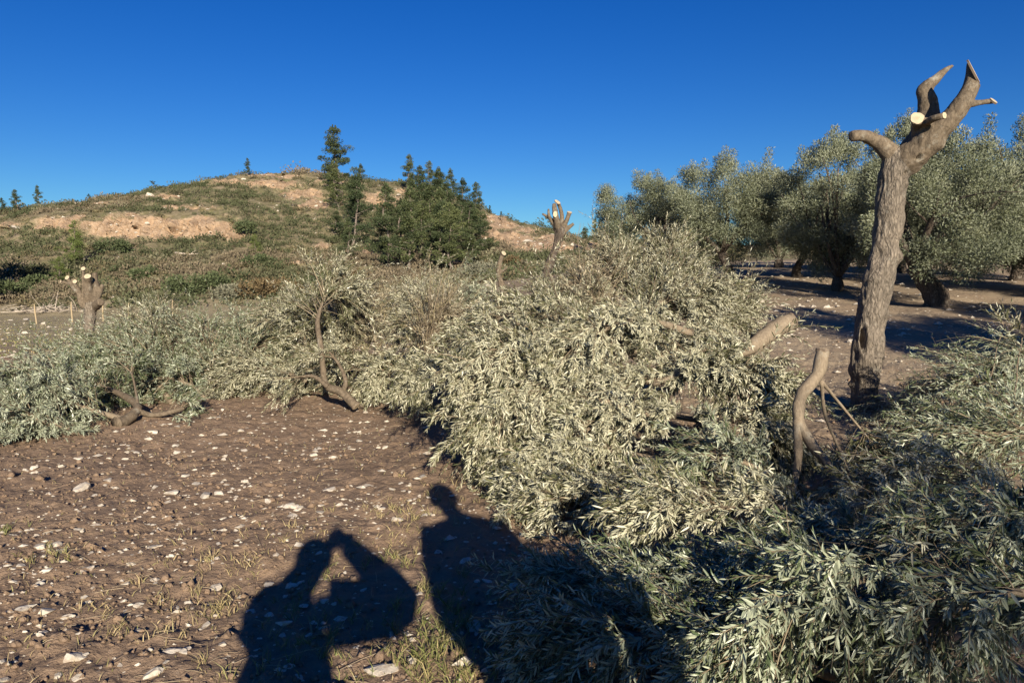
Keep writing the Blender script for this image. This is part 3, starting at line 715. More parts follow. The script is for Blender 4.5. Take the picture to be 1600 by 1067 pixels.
plume('branch with long sprays sweeping left, lying over the bottom right heap', [(1500, 880, 3.0), (1400, 860, 3.0), (1280, 880, 2.95), (1160, 900, 2.9)], .45, 46, .01, 182, droop=.3, mat=OLIVE_GREEN, phi=(10, 32), twigs=6)
plume('upright leafy sprig rising against the tree shadow at the right edge', [(1540, 640, 5.0), (1550, 580, 5.0), (1562, 530, 5.0), (1578, 498, 5.0)], .14, 5, .002, 131, droop=.05, twigs=2, pairs=6, t0=.6, tip_r=.0018, grp='sprigs standing above the right heap')
plume('second sprig at the very right edge, taller leaves beside the upright sprig', [(1585, 620, 4.8), (1592, 560, 4.8), (1600, 520, 4.8)], .14, 5, .002, 132, droop=.1, twigs=2, pairs=6, t0=.55, tip_r=.0018, grp='sprigs standing above the right heap')
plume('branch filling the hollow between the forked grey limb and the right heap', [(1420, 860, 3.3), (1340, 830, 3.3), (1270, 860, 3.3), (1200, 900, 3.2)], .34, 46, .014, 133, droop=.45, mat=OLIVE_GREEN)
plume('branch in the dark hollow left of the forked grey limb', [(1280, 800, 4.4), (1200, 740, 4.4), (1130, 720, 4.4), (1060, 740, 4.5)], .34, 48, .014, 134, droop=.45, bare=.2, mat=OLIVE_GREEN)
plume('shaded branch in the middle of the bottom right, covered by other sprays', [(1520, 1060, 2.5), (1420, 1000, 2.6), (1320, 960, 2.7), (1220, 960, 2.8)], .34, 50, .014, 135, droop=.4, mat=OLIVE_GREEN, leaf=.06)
plume('twiggy branch with arching bare whips at the bottom right', [(1650, 1040, 2.2), (1560, 960, 2.4), (1470, 900, 2.6), (1400, 880, 2.8)], .45, 22, .012, 136, droop=.5, bare=.7, density=.6)
# the grey forked limb, standing in the heap
plume('forked grey limb standing upright in the right heap, sawn pale at the top', [(1285, 548, 4.6), (1277, 585, 4.58), (1252, 622, 4.55), (1247, 660, 4.5), (1272, 695, 4.45), (1298, 735, 4.4), (1308, 785, 4.35), (1300, 850, 4.3)], .30, 34, .027, 140, droop=.3, cut=True, t0=.72, tip_r=.016, bare=.6,
      extra=[([(1247, 655, 4.5), (1247, 690, 4.48), (1245, 735, 4.45), (1230, 790, 4.4)], .03, .018), ([(1283, 595, 4.6), (1290, 650, 4.7), (1315, 710, 4.7), (1340, 770, 4.6)], .012, .006), ([(1283, 595, 4.6), (1320, 640, 4.75), (1370, 700, 4.8)], .012, .004)])

# left heap
RS = .72
LW = dict(rich=False, leaf=.066)
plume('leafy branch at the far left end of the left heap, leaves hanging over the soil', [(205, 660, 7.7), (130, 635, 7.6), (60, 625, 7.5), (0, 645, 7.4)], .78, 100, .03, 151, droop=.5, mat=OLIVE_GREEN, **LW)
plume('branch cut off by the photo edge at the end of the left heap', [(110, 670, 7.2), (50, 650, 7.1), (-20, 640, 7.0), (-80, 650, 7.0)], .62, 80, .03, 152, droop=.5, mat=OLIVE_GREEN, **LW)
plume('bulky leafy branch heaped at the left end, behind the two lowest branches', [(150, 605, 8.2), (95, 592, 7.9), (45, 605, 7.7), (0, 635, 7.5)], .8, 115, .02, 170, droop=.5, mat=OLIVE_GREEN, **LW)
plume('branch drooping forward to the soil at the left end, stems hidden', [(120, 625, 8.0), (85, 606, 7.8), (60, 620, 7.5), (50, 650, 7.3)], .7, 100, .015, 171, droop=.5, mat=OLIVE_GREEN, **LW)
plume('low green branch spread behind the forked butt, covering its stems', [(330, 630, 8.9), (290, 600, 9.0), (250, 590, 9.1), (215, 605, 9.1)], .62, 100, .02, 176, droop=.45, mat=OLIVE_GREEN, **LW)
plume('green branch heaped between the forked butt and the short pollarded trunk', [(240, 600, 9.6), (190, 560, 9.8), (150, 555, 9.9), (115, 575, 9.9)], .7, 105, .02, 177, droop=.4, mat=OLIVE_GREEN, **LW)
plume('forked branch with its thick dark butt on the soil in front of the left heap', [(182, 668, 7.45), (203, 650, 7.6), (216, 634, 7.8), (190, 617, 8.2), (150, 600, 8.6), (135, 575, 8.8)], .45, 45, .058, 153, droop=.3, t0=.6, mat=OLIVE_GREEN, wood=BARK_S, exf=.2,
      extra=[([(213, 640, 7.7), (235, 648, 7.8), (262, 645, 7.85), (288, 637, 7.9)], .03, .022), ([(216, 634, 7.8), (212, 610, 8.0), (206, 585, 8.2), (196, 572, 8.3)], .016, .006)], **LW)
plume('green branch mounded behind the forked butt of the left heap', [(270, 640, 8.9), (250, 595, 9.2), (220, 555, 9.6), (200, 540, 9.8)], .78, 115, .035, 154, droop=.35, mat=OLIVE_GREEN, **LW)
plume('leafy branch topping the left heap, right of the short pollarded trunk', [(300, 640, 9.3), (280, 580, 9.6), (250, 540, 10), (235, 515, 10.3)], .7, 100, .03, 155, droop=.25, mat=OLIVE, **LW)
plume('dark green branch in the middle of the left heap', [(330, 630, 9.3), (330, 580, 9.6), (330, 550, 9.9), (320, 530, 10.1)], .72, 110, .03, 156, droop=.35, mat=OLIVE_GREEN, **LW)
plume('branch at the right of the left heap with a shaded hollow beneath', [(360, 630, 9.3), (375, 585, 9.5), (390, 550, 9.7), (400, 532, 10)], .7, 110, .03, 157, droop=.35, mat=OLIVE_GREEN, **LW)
plume('pale leafy branch low between the left heap and the upright forked branch', [(480, 595, 9.3), (440, 578, 9.3), (400, 575, 9.3), (360, 590, 9.3)], .5, 75, .03, 158, droop=.4, mat=OLIVE, **LW)
plume('branch behind the pale low one, filling the dip of the long heap', [(480, 590, 9.8), (440, 555, 10), (410, 540, 10.2), (380, 535, 10.3)], .55, 75, .03, 159, droop=.3, mat=OLIVE, **LW)
# upright forked branch
plume('upright forked branch with bare grey stems between the long heaps', [(556, 634, 8.25), (532, 612, 8.3), (510, 600, 8.35), (505, 560, 8.35), (498, 505, 8.4), (510, 465, 8.7), (525, 450, 8.8)], .55, 70, .05, 161, droop=.2, t0=.68, cut=True, exf=.12, wood=BARK_S, mat=OLIVE, up=.3,
      extra=[([(535, 614, 8.3), (540, 595, 8.3), (530, 570, 8.4), (515, 550, 8.4)], .03, .012), ([(512, 604, 8.3), (490, 588, 8.3), (462, 590, 8.3)], .028, .012)], **LW)
plume('bushy branch filling the gap behind the stems of the upright forked branch', [(575, 600, 9.5), (550, 560, 9.6), (530, 520, 9.7), (505, 505, 9.8)], .75, 115, .02, 183, droop=.35, mat=OLIVE, **LW)
plume('low bushy branch under the crown of the upright forked branch', [(600, 590, 9.3), (560, 575, 9.4), (520, 570, 9.5), (470, 590, 9.5)], .6, 95, .02, 184, droop=.4, mat=OLIVE, **LW)
plume('spray of leaves at the top left of the upright forked branch', [(490, 560, 9.4), (475, 530, 9.5), (460, 505, 9.6), (450, 495, 9.6)], .5, 65, .02, 162, droop=.3, mat=OLIVE, **LW)
plume('branch with dry brown twigs right of the upright forked branch', [(610, 595, 9.3), (590, 550, 9.4), (580, 510, 9.5), (570, 485, 9.6)], .52, 70, .025, 163, droop=.2, bare=.4, mat=OLIVE_DRY, **LW)
plume('leafy branch low on the soil right of the upright forked branch', [(650, 600, 8.6), (630, 582, 8.7), (610, 582, 8.7), (595, 592, 8.7)], .40, 55, .02, 164, droop=.4, mat=OLIVE, **LW)
plume('green mounded branch between the upright forked branch and the middle heap', [(640, 560, 11), (660, 520, 11), (690, 490, 11), (720, 490, 11)], .85, 120, .03, 165, droop=.35, mat=OLIVE_GREEN, **LW)
plume('second green branch behind the brown twigs, paler at its crown', [(620, 540, 10.4), (625, 515, 10.4), (640, 495, 10.5), (660, 482, 10.5)], .78, 110, .03, 166, droop=.3, mat=OLIVE, **LW)
plume('bundle of bare pinkish twigs beside the left end of the middle heap', [(660, 620, 7.8), (665, 560, 7.9), (675, 520, 8.0), (690, 500, 8.1)], .5, 95, .012, 167, droop=.05, bare=.8, mat=OLIVE_DRY, phi=(15, 45), **LW)
plume('low leafy branch drooping to the soil left of the middle heap', [(720, 590, 7.8), (695, 578, 7.8), (670, 582, 7.8), (650, 597, 7.8)], .36, 55, .015, 168, droop=.5, mat=OLIVE, **LW)
plume('branch filling the ground between the brown twigs and the middle heap', [(720, 580, 8.6), (700, 530, 8.6), (690, 510, 8.7), (670, 500, 8.7)], .62, 95, .02, 169, droop=.3, mat=OLIVE, **LW)

# ---------------------------------------------------------------- olive trees of the grove
def clumps(acc, C, Rr, per, g, ll, lw, outward, dirz=.25):
    n = len(C)
    for k in range(n):
        m_ = int(per * Rr[k] ** 2 / .16)
        d = rand_unit(m_, g); rad = Rr[k] * g.random(m_) ** .45
        P = C[k] + d * rad[:, None] * np.array([1, 1, .85])
        D = norm(d * .7 + outward[k] * .5 + np.array([0, 0, dirz]) + .5 * g.normal(size=(m_, 3)))
        Nn = norm(d + .8 * g.normal(size=(m_, 3)))
        L = ll * g.uniform(.6, 1.3, m_)
        leaf_mesh(acc, P, D, Nn, L, L * lw, np.clip(.45 + .22 * g.normal() + .18 * g.normal(size=m_), 0, 1), False)
def olive_tree(seed, h, rx, label, loc, spikes=8, lean=(0, 0), trunk_r=.16, fork=.9, group='olive trees of the grove', low=.75, dens=640):
    g = np.random.default_rng(seed)
    root = empty('olive_tree', loc, label, 'tree', group)
    tr = Acc()
    p0 = np.array([0, 0, -.15]); p1 = np.array([lean[0], lean[1], fork])
    T = catmull([p0, p0 * .4 + p1 * .35 + g.normal(size=3) * [.08, .08, 0], p1], 12)
    tt = np.linspace(0, 1, 12); rad = trunk_r * (1.35 - .5 * tt) * (1 + .12 * fbm(np.stack([tt * 4, tt * 0 + seed], 1), 2, seed))
    v, fs = tubes(T[None], rad[None], 12); tr.add(v + (fbm(v * 9, 3, seed) * .03)[:, None] * norm(v - np.repeat(T, 12, 0)), *fs)
    ends = []
    zc = h * .51; rz = h * .49
    nb = 7
    for k in range(nb):
        a = k * 2 * math.pi / nb + g.normal() * .3; rr = rx * g.uniform(.45, .8)
        e = np.array([math.cos(a) * rr, math.sin(a) * rr, zc + rz * g.uniform(-.1, .65)])
        B = catmull([p1, p1 * .55 + e * .45 + np.array([0, 0, .12]) + g.normal(size=3) * .12, e], 10)
        v, fs = tubes(B[None], np.linspace(trunk_r * .55, .02, 10)[None], 7); tr.add(v, *fs)
        ends.append((B, a))
        for q in range(3):
            s_ = B[5 + q]; e2 = e + g.normal(size=3) * np.array([.5, .5, .4]) * rx * .5
            B2 = catmull([s_, (s_ + e2) / 2 + g.normal(size=3) * .08, e2], 7)
            v, fs = tubes(B2[None], np.linspace(.03, .008, 7)[None], 5); tr.add(v, *fs)
    tr.build('trunk', BARK_D, root)
    cr = Acc()
    # lobes of foliage round the ends of the limbs, gaps between them
    C = []; Rr = []; O = []
    for k in range(19):
        a = k * 2.4 + g.normal() * .25; el = g.uniform(-1.0 if low > 0 else -1.4, 1.0)
        lc = np.array([math.cos(a) * rx * .62 * math.cos(el * .9), math.sin(a) * rx * .62 * math.cos(el * .9), zc + rz * .55 * math.sin(el * 1.2)])
        lr = rx * g.uniform(.30, .46)
        m_ = 10
        d = rand_unit(m_, g); q = lc + d * lr * g.uniform(.6, 1., m_)[:, None] * np.array([1, 1, .9])
        q[:, 2] = np.maximum(q[:, 2], h * .2 * low + .2)
        C += list(q); Rr += list(g.uniform(.26, .44, m_)); O += list(norm(q - np.array([0, 0, zc - .3])))
    for k in range(spikes):                                              # long upright shoots
        a = g.random() * 6.28; rr = rx * g.uniform(0, .75); zb = zc + rz * .75 * math.sqrt(max(0, 1 - (rr / rx) ** 2))
        x, y = math.cos(a) * rr, math.sin(a) * rr; hh = g.uniform(.3, .75)
        for s_ in np.linspace(0, 1, 5):
            C.append(np.array([x + g.normal() * .06, y + g.normal() * .06, zb + hh * s_])); Rr.append(.26 - .13 * s_); O.append(np.array([0, 0, 1.]))
    clumps(cr, C, Rr, dens, g, .068, .15, O)
    cr.build('crown', OLIVE_TREE, root)
    return root
def stand(px, Y):
    x = (px - 800) / F * Y * (1 / (math.cos(PITCH))) ; x = (px - 800) / F * Y
    return (x, Y, gz(x, Y))
OG = 'olive trees of the grove'
t1 = olive_tree(201, 4.5, 2.35, 'olive tree with a dark leaning trunk, left of the tall pollarded trunk', stand(1138, 26), spikes=9, lean=(-.25, .1), fork=1.1)
t2 = olive_tree(202, 4.3, 2.3, 'big full olive tree right behind the tall pollarded trunk', stand(1462, 19), spikes=10, lean=(-.55, .1), fork=1.0, trunk_r=.24)
t3 = olive_tree(203, 4.7, 1.95, 'tall dark olive tree with a high upright shoot, left beside the tall pollarded trunk', stand(1308, 23), spikes=16, fork=.4, low=-.3)
t4 = copy_tree(t1, stand(1012, 30), 2.1, (1.05, 1.05, .92), 'leftmost olive tree of the grove, lower and rounder', OG)
copy_tree(t3, stand(1405, 33), 1.2, (1.2, 1.2, 1.42), 'tall olive tree whose top shows behind the stubs of the pollarded trunk', OG)
copy_tree(t1, stand(1590, 27), 4.0, (1.35, 1.35, 1.25), 'olive tree at the right edge behind the big full one', OG)
copy_tree(t2, stand(1655, 22), 3.3, (1.15, 1.15, 1.05), 'olive tree half cut off by the right edge of the photo', OG)
copy_tree(t3, stand(1215, 38), .4, (1.3, 1.3, 1.0), 'olive tree in the second row between two nearer crowns', OG)
copy_tree(t1, stand(1245, 30), 3.6, (1.0, 1.0, .85), 'round olive tree between the dark leaning trunk and the tall dark tree', OG)
copy_tree(t1, stand(1375, 27), 5.6, (.95, .95, .98), 'olive tree directly behind the middle of the pollarded trunk', OG)
copy_tree(t2, stand(1060, 44), 5.2, (1.2, 1.2, 1.0), 'far olive tree in the back row behind the leftmost one', OG)
copy_tree(t2, stand(1320, 46), 2.2, (1.2, 1.2, 1.0), 'far olive tree in the back row behind the tall dark one', OG)
copy_tree(t1, stand(1520, 42), 1.0, (1.25, 1.25, 1.1), 'far olive tree in the back row at the right', OG)
copy_tree(t3, stand(1620, 50), 1.9, (1.5, 1.5, 1.1), 'farthest olive tree at the right edge', OG)
# neighbours outside the frame whose shadows lie across the picture
OFF = 'olive trees beside the frame that cast shadows'
for src, x, y, rz, sc, lab in ((t2, 9.6, 8.0, .5, 1.05, 'olive tree outside the right edge, nearest of the shading row'), (t1, 14.0, 9.6, 2.0, 1.05, 'olive tree outside the right edge, second of the shading row'),
                          (t2, 18.6, 11.5, 4.0, 1.0, 'olive tree outside the right edge, third of the shading row'), (t1, 21.5, 17.5, 1.0, 1.0, 'olive tree outside the right edge, far along the shading row'), (t3, 17.0, 18.0, 3., 1., 'olive tree outside the right edge, in the row behind'),
                          ):
    copy_tree(src, (x, y, gz(x, y)), rz, (sc, sc, sc), lab, OFF)

olive_tree(204, 3.7, 1.75, 'unseen olive tree added behind the camera to shade the right heap', (3.95, -4.5, gz(3.95, -4.5)), spikes=5, dens=300, group=OFF)  # unseen tree, put in behind the camera to darken the near right heap
# ---------------------------------------------------------------- pines and bushes on the hill
def pine(seed, h, label, loc, wide=.24, bare=.25, clump=1., mat=PINE, flat=False):
    g = np.random.default_rng(seed)
    wide = wide * 1.0; root = empty('pine_tree', loc, label, 'pine tree', 'pines on the hill')
    tr = Acc()
    K = 10; T = np.zeros((K, 3)); T[:, 2] = np.linspace(-.3, h * .97, K); T[:, :2] = np.cumsum(g.normal(size=(K, 2)) * h * .016, 0)
    v, fs = tubes(T[None], np.linspace(h * .02, h * .004, K)[None], 7); tr.add(v, *fs)
    cr = Acc(); nb = 27 if not flat else 14
    for k in range(nb):
        u = bare + (1 - bare) * (k + g.random()) / nb
        if flat: u = .75 + .22 * g.random()
        z = u * h; a = g.random() * 6.28
        R_ = h * wide * (1.15 - u) / (1.15 - bare) * g.choice([.4, .7, .9, 1.1, 1.5]) * g.uniform(.85, 1.15) * (1 if u > bare + .12 else .8)
        if flat: R_ = h * wide * g.uniform(.3, 1)
        i = min(int(u * K * .95), K - 1); b0 = np.array([T[i, 0], T[i, 1], z - .15 * R_]); e = b0 + np.array([math.cos(a) * R_, math.sin(a) * R_, R_ * g.uniform(.05, .5)])
        B = np.linspace(b0, e, 4)
        v, fs = tubes(B[None], np.linspace(h * .007, h * .002, 4)[None], 4, False); tr.add(v, *fs)
        for s_ in (.55, 1.0):
            if s_ < 1 and R_ < h * .07: continue
            c = b0 * (1 - s_) + e * s_ + g.normal(size=3) * .04 * h * .3
            cr_ = h * .055 * clump * g.uniform(.5, 1.6)
            m_ = 170; d = rand_unit(m_, g); d[:, 2] *= .62; P = c + d * cr_ * (g.random(m_) ** .4)[:, None]
            D = norm(d + np.array([0, 0, .45]) + .35 * g.normal(size=(m_, 3))); L = h * .024 * g.uniform(.7, 1.3, m_)
            leaf_mesh(cr, P, D, norm(g.normal(size=(m_, 3)) + d), L, L * .2, np.clip(.45 + .2 * g.normal() + .2 * g.normal(size=m_), 0, 1), False)
    c = np.array([T[-1, 0], T[-1, 1], h]); m_ = 80; d = rand_unit(m_, g); P = c + d * h * .035 * np.array([.8, .8, 1.6])
    leaf_mesh(cr, P, norm(d + [0, 0, .8]), rand_unit(m_, g), np.full(m_, h * .035), np.full(m_, h * .008), g.random(m_) * .6 + .2, False)
    tr.build('trunk', PINEBARK, root); cr.build('crown', mat, root)
    return root
pk = [pine(301, 8.0, 'dark pine at the front left corner of the pine stand', stand(612, 78), .27, .12, 1.1),
      pine(302, 8.0, 'bushy pine at the front of the pine stand with its trunk showing', stand(645, 76), .27, .15, 1.1),
      pine(303, 8.0, 'tallest pine, standing alone on the crest against the sky', stand(540, 116), .25, .16, 1.05),
      pine(304, 8.0, 'small umbrella shaped pine on the left part of the ridge', stand(247, 128), .30, .7, 1., PINE, True)]
pk[2].scale = (1.55, 1.55, 1.22); pk[3].scale = (.22, .22, .2)
PG_ = 'pines on the hill'
STAND = 'dark green pine inside the dense stand on the right slope of the hill'
pk4 = pine(306, 8.0, 'open crowned pine in front of the pine stand with sky gaps', stand(690, 80), .26, .22, 1.2); pk4.scale = (.9, .9, .8); pk.append(pk4)
pl = [(0, 676, 75, .95, 'front pine of the stand with a pale bare trunk, above the green mound of branches'), (4, 706, 74, 1.0, 'front pine of the stand nearest the low shadow, trunk visible'), (1, 738, 77, .9, 'front pine at the right end of the stand'),
      (0, 590, 86, .85, 'pine at the left edge of the stand, lower slope'), (1, 625, 86, .95, STAND), (4, 660, 85, 1.05, STAND), (1, 695, 84, 1.05, STAND), (0, 728, 85, 1., STAND), (1, 752, 88, .85, STAND),
      (1, 640, 97, 1.0, STAND), (4, 672, 97, 1.0, STAND), (1, 704, 96, 1.05, STAND), (4, 736, 98, .9, STAND), (0, 655, 108, .95, STAND), (1, 690, 108, 1., STAND), (1, 722, 108, .9, STAND), (0, 745, 110, .7, STAND),
      (2, 636, 122, .78, 'tall pointed pine on the skyline at the left of the stand'), (1, 655, 124, .7, 'rounded pine on the skyline beside the tall pointed one'), (1, 688, 120, .78, 'wide pine on the skyline in the middle of the stand'), (1, 708, 120, .7, 'wide pine on the skyline at the right of the stand'),
      (0, 671, 121, .72, 'narrow pine on the skyline between two wide ones'),
      (2, 753, 122, .36, 'small thin pine on the right shoulder of the ridge'), (0, 767, 124, .22, 'tiny pine on the falling ridge right of the stand'), (0, 782, 125, .2, 'tiniest pine on the falling ridge, lowest of the row'),
      (2, 533, 106, .95, 'pine on the upper slope just under the tallest pine'), (4, 556, 100, .9, 'pine on the upper slope right under the tallest pine, beside another'), (0, 548, 92, 1.15, 'dark pine halfway up the slope below the tallest pine'), (1, 528, 96, .6, 'smaller pine left of the one halfway up the slope'), (1, 566, 118, .55, 'low spreading pine at the foot of the tallest pine'), (0, 541, 80, .6, 'small pine low on the slope below the halfway pine'),
      (2, 38, 126, .62, 'taller pine of the pair at the left end of the ridge'), (1, 14, 124, .45, 'round pine left of the taller one at the left edge of the photo'), (2, 72, 127, .45, 'slanting thin pine on the ridge right of the taller pair'), (1, -6, 122, .5, 'pine cut off by the left edge of the photo'),
      (2, 393, 128, .34, 'little thin pine alone on the ridge left of the summit'), (1, 122, 127, .2, 'small bushy pine on the ridge above the orange bank'), (1, 148, 127, .22, 'small bushy pine on the ridge, rightmost of its pair'),
      (1, 915, 96, .5, 'far pine seen right of the leaning trunk'), (0, 936, 98, .45, 'far pine between the leaning trunk and the grove'), (1, 955, 95, .5, 'far pine at the left edge of the grove'), (1, 975, 98, .5, 'far pine partly behind the leftmost olive tree'), (0, 925, 104, .42, 'far pine behind the others beside the leaning trunk')]
for k, px, Y, sc, lab in pl:
    copy_tree(pk[k], stand(px, Y), random.random() * 6.28, (sc * random.uniform(.85, 1.05), sc * random.uniform(.85, 1.05), sc * random.uniform(.62, 1.0)), lab, PG_)
yp = pine(305, 4.2, 'bright green young pine below the left end of the orange bank', stand(120, 78), .30, .08, 1.5, PINE_YOUNG)
copy_tree(yp, stand(92, 72), 1., (.7, .7, .55), 'low bright green young pine left of the short pollarded trunk', 'young bright green pines')
copy_tree(yp, stand(400, 82), 2., (.6, .6, .5), 'bright green bushy pine at the right end of the orange bank', 'young bright green pines')
yp['group'] = 'young bright green pines'
# unseen pines added left of the frame to shade the hill foot
for x, y, sc in ((-42.5, 55, 1.35), (-44.5, 54, 1.2), (-47, 57, 1.4), (-46, 60, 1.2), (-50, 56, 1.3)):
    copy_tree(pk[1], (x, y, gz(x, y)), random.random() * 6, (sc * 1.2, sc * 1.2, sc), 'unseen tall pine added outside the left edge to shade the hill foot', 'unseen pines added beside the frame to cast shadows')

def bush(px, Y, wdt, hgt, mat, label, seed, n=1500):
    g = np.random.default_rng(seed); loc = stand(px, Y)
    a = Acc(); C = []
    for k in range(14):
        q = rand_unit(1, g)[0] * np.array([wdt * .33, wdt * .33, hgt * .35]); q[2] = abs(q[2]) + hgt * .25; C.append(q)
    for q in C:
        m_ = n // 14; d = rand_unit(m_, g); r_ = wdt * g.uniform(.13, .24)
        P = q + d * r_ * (g.random(m_) ** .4)[:, None] * np.array([1, 1, .8]); P[:, 2] = np.maximum(P[:, 2], .02)
        L = np.full(m_, .13 + wdt * .022) * g.uniform(.6, 1.3, m_)
        leaf_mesh(a, P, norm(d + [0, 0, .5] + .5 * g.normal(size=(m_, 3))), rand_unit(m_, g), L, L * .3, np.clip(g.random(m_) * .6 + g.random() * .4, 0, 1), False)
    o = a.build('bush', mat, None, None); o.location = loc
    return tag(o, label, 'bush', 'bushes on the hill foot')
for b in ((293, 64, 4.2, 2.0, SHRUB_GREEN, 'wide dark green bush below the orange bank, right of the short pollarded trunk', 401), (335, 66, 3.2, 2.0, SHRUB_GREEN, 'dark green bush next to the wide one, nearer the brown thicket', 402),
          (410, 62, 4.5, 1.9, SHRUB_BROWN, 'big brown bush at the hill foot left of the upright forked branch', 403), (447, 63, 3.4, 1.8, SHRUB_BROWN, 'brown bush right of the big brown one', 404), (360, 62, 3.4, 1.2, SHRUB_GREY, 'low greyish purple bush left of the big brown one', 405),
          (180, 84, 4.5, 1.6, SHRUB_GREEN, 'rounded green bush against the foot of the orange bank', 406), (742, 66, 3.6, 2.0, SHRUB_GREY, 'silver grey bush at the right front of the pine stand', 407), (770, 68, 2.8, 1.6, SHRUB_GREY, 'grey bush left of the slim twisted stem', 408),
          (938, 60, 2.6, 1.5, SHRUB_BROWN, 'brown bush on the bare bank left of the grove', 409), (20, 66, 4.0, 1.6, SHRUB_GREEN, 'green bush at the left edge in front of the dark shade', 410), (60, 70, 3.0, 1.3, SHRUB_GREEN, 'green bush beside the low bright young pine', 411),
          (230, 72, 3.2, 1.2, SHRUB_GREEN, 'low green bush in the middle of the slope under the orange bank', 412), (500, 70, 3.0, 1.5, SHRUB_GREEN, 'green bush above the upright forked branch', 413), (470, 68, 2.6, 1.3, SHRUB_GREEN, 'small green bush above the brown bushes', 414), (385, 92, 3.2, 2.2, SHRUB_GREEN, 'green bush closing the right end of the orange bank', 415),
          (405, 78, 3.5, 1.2, SHRUB_GREEN, 'low green bush on the slope right of the orange bank', 416), (560, 72, 3.2, 1.4, SHRUB_BROWN, 'brown bush left of the pine stand', 417), (800, 74, 2.5, 1.1, SHRUB_BROWN, 'brown bush on the bank left of the leaning trunk', 418)):
    bush(*b)

# low scrub over the hillside: ground cover, one object
g = np.random.default_rng(55)
nS = 10500
sx = g.uniform(-.85, .3, nS); sy = np.exp(g.uniform(math.log(58), math.log(142), nS))
keep = g.random(nS) < 1.0
X = sx * sy; P = np.stack([X, sy, zt(X, sy)], 1); ms = hill_masks(P)
vn = fbm(P[:, :2] * .09, 3, 66); vn2 = fbm(P[:, :2] * .3, 3, 67)
keep = (ms < .22) & (vn2 > -.55) & ~((sy < 63) & (g.random(nS) < .6)) & ~((sx > .1) & (sy < 70))
P = P[keep]; vn = vn[keep]; vn2 = vn2[keep]; nS = len(P)
PAL = np.array([(.08, .088, .045), (.105, .105, .06), (.062, .074, .036), (.125, .105, .06), (.155, .145, .09), (.165, .135, .09)])
pi = np.clip(((vn * .9 + .5) * 6 + g.normal(size=nS) * 1.3), 0, 5).astype(int)
Vv = []; tints = []; rn = []
sz = g.gamma(3.2, .22, nS) * .7 + .22
for k in range(nS):
    m_ = int(26 + 34 * min(sz[k], 1.4)); d = rand_unit(m_, g); d[:, 2] = np.abs(d[:, 2])
    r_ = sz[k] * g.random(m_)[:, None] ** .35
    B = P[k] + d * r_ * np.array([1, 1, .72]); D = norm(d + [0, 0, .5] + .5 * g.normal(size=(m_, 3))); Sd = norm(np.cross(D, rand_unit(m_, g)))
    L = (.13 + .10 * sz[k]) * g.uniform(.6, 1.3, m_)[:, None]
    Vv.append(np.stack([B, B + D * L * .5 + Sd * L * .3, B + D * L, B + D * L * .5 - Sd * L * .3], 1).reshape(-1, 3))
    tints.append(np.broadcast_to(PAL[pi[k]] * g.uniform(.75, 1.25), (m_ * 4, 3))); rn.append(np.repeat(g.random(m_), 4))
Vv = np.concatenate(Vv)
tag(build('scrub', Vv, [np.arange(len(Vv)).reshape(-1, 4)], SCRUB, attrs={'tint': np.concatenate(tints), 'rnd': np.concatenate(rn)}), 'low green and brown scrub covering the hillside', kind='stuff')

g = np.random.default_rng(56); n = 9000
sx = g.uniform(-.8, .3, n); sy = np.exp(g.uniform(math.log(64), math.log(140), n)); X = sx * sy; P = np.stack([X, sy, zt(X, sy)], 1); ms = hill_masks(P)
k = (g.random(n) < np.where(ms > .15, .5, .02 + .20 * np.clip(fbm(P[:, :2] * .12, 3, 70) - .15, 0, 1))); P = P[k]; n = len(P); r_ = .09 * np.exp(g.normal(size=n) * .55)
base = np.array([(1, 0, 0), (.3, .9, 0), (-.8, .5, .1), (-.7, -.6, 0), (.4, -.8, .1), (.35, .2, .8), (-.3, -.1, .9), (0, 0, -.7)], float)
tri = np.array([(0, 1, 5), (1, 2, 6), (1, 6, 5), (2, 3, 6), (3, 4, 6), (4, 5, 6), (4, 0, 5), (1, 0, 7), (2, 1, 7), (3, 2, 7), (4, 3, 7), (0, 4, 7)])
V = (P[:, None] + base[None] * (1 + .35 * g.normal(size=(n, 8, 1))) * r_[:, None, None] * np.array([1.4, 1, .8])).reshape(-1, 3)
tag(build('rubble', V, [((np.arange(n) * 8)[:, None, None] + tri[None]).reshape(-1, 3)], STONE, smooth=False), 'pale broken rock scattered over the bare banks of the hill', kind='stuff')
# ---------------------------------------------------------------- fence posts, dead wood and pale rocks at the hill foot
def post(px, Y, h, lean, label):
    x, y, z = stand(px, Y)
    a = Acc(); n = 8; C = np.stack([np.linspace(0, lean, n) + .008 * np.sin(np.arange(n)), np.zeros(n), np.linspace(-.2, h, n)], 1)
    rr = np.full(n, .045) * (1 + .1 * np.sin(np.arange(n) * 1.7)); rr[-1] *= .6
    v, fs = tubes(C[None], rr[None], 7); a.add(v, *fs)
    o = a.build('fence_post', POSTW); o.location = (x, y, z)
    tag(o, label, 'post', 'thin wooden fence posts along the far field edge')
post(56, 44, 1.15, -.08, 'leftmost thin wooden fence post at the far field edge'); post(112, 45, 1.2, -.02, 'thin wooden fence post just left of the short pollarded trunk'); post(160, 45, 1.0, .03, 'fence post half hidden right behind the short pollarded trunk')
post(200, 50, 1.0, .05, 'short fence post above the top of the left heap'); post(269, 52, 1.2, .04, 'rightmost thin wooden fence post, before the dark bushes')

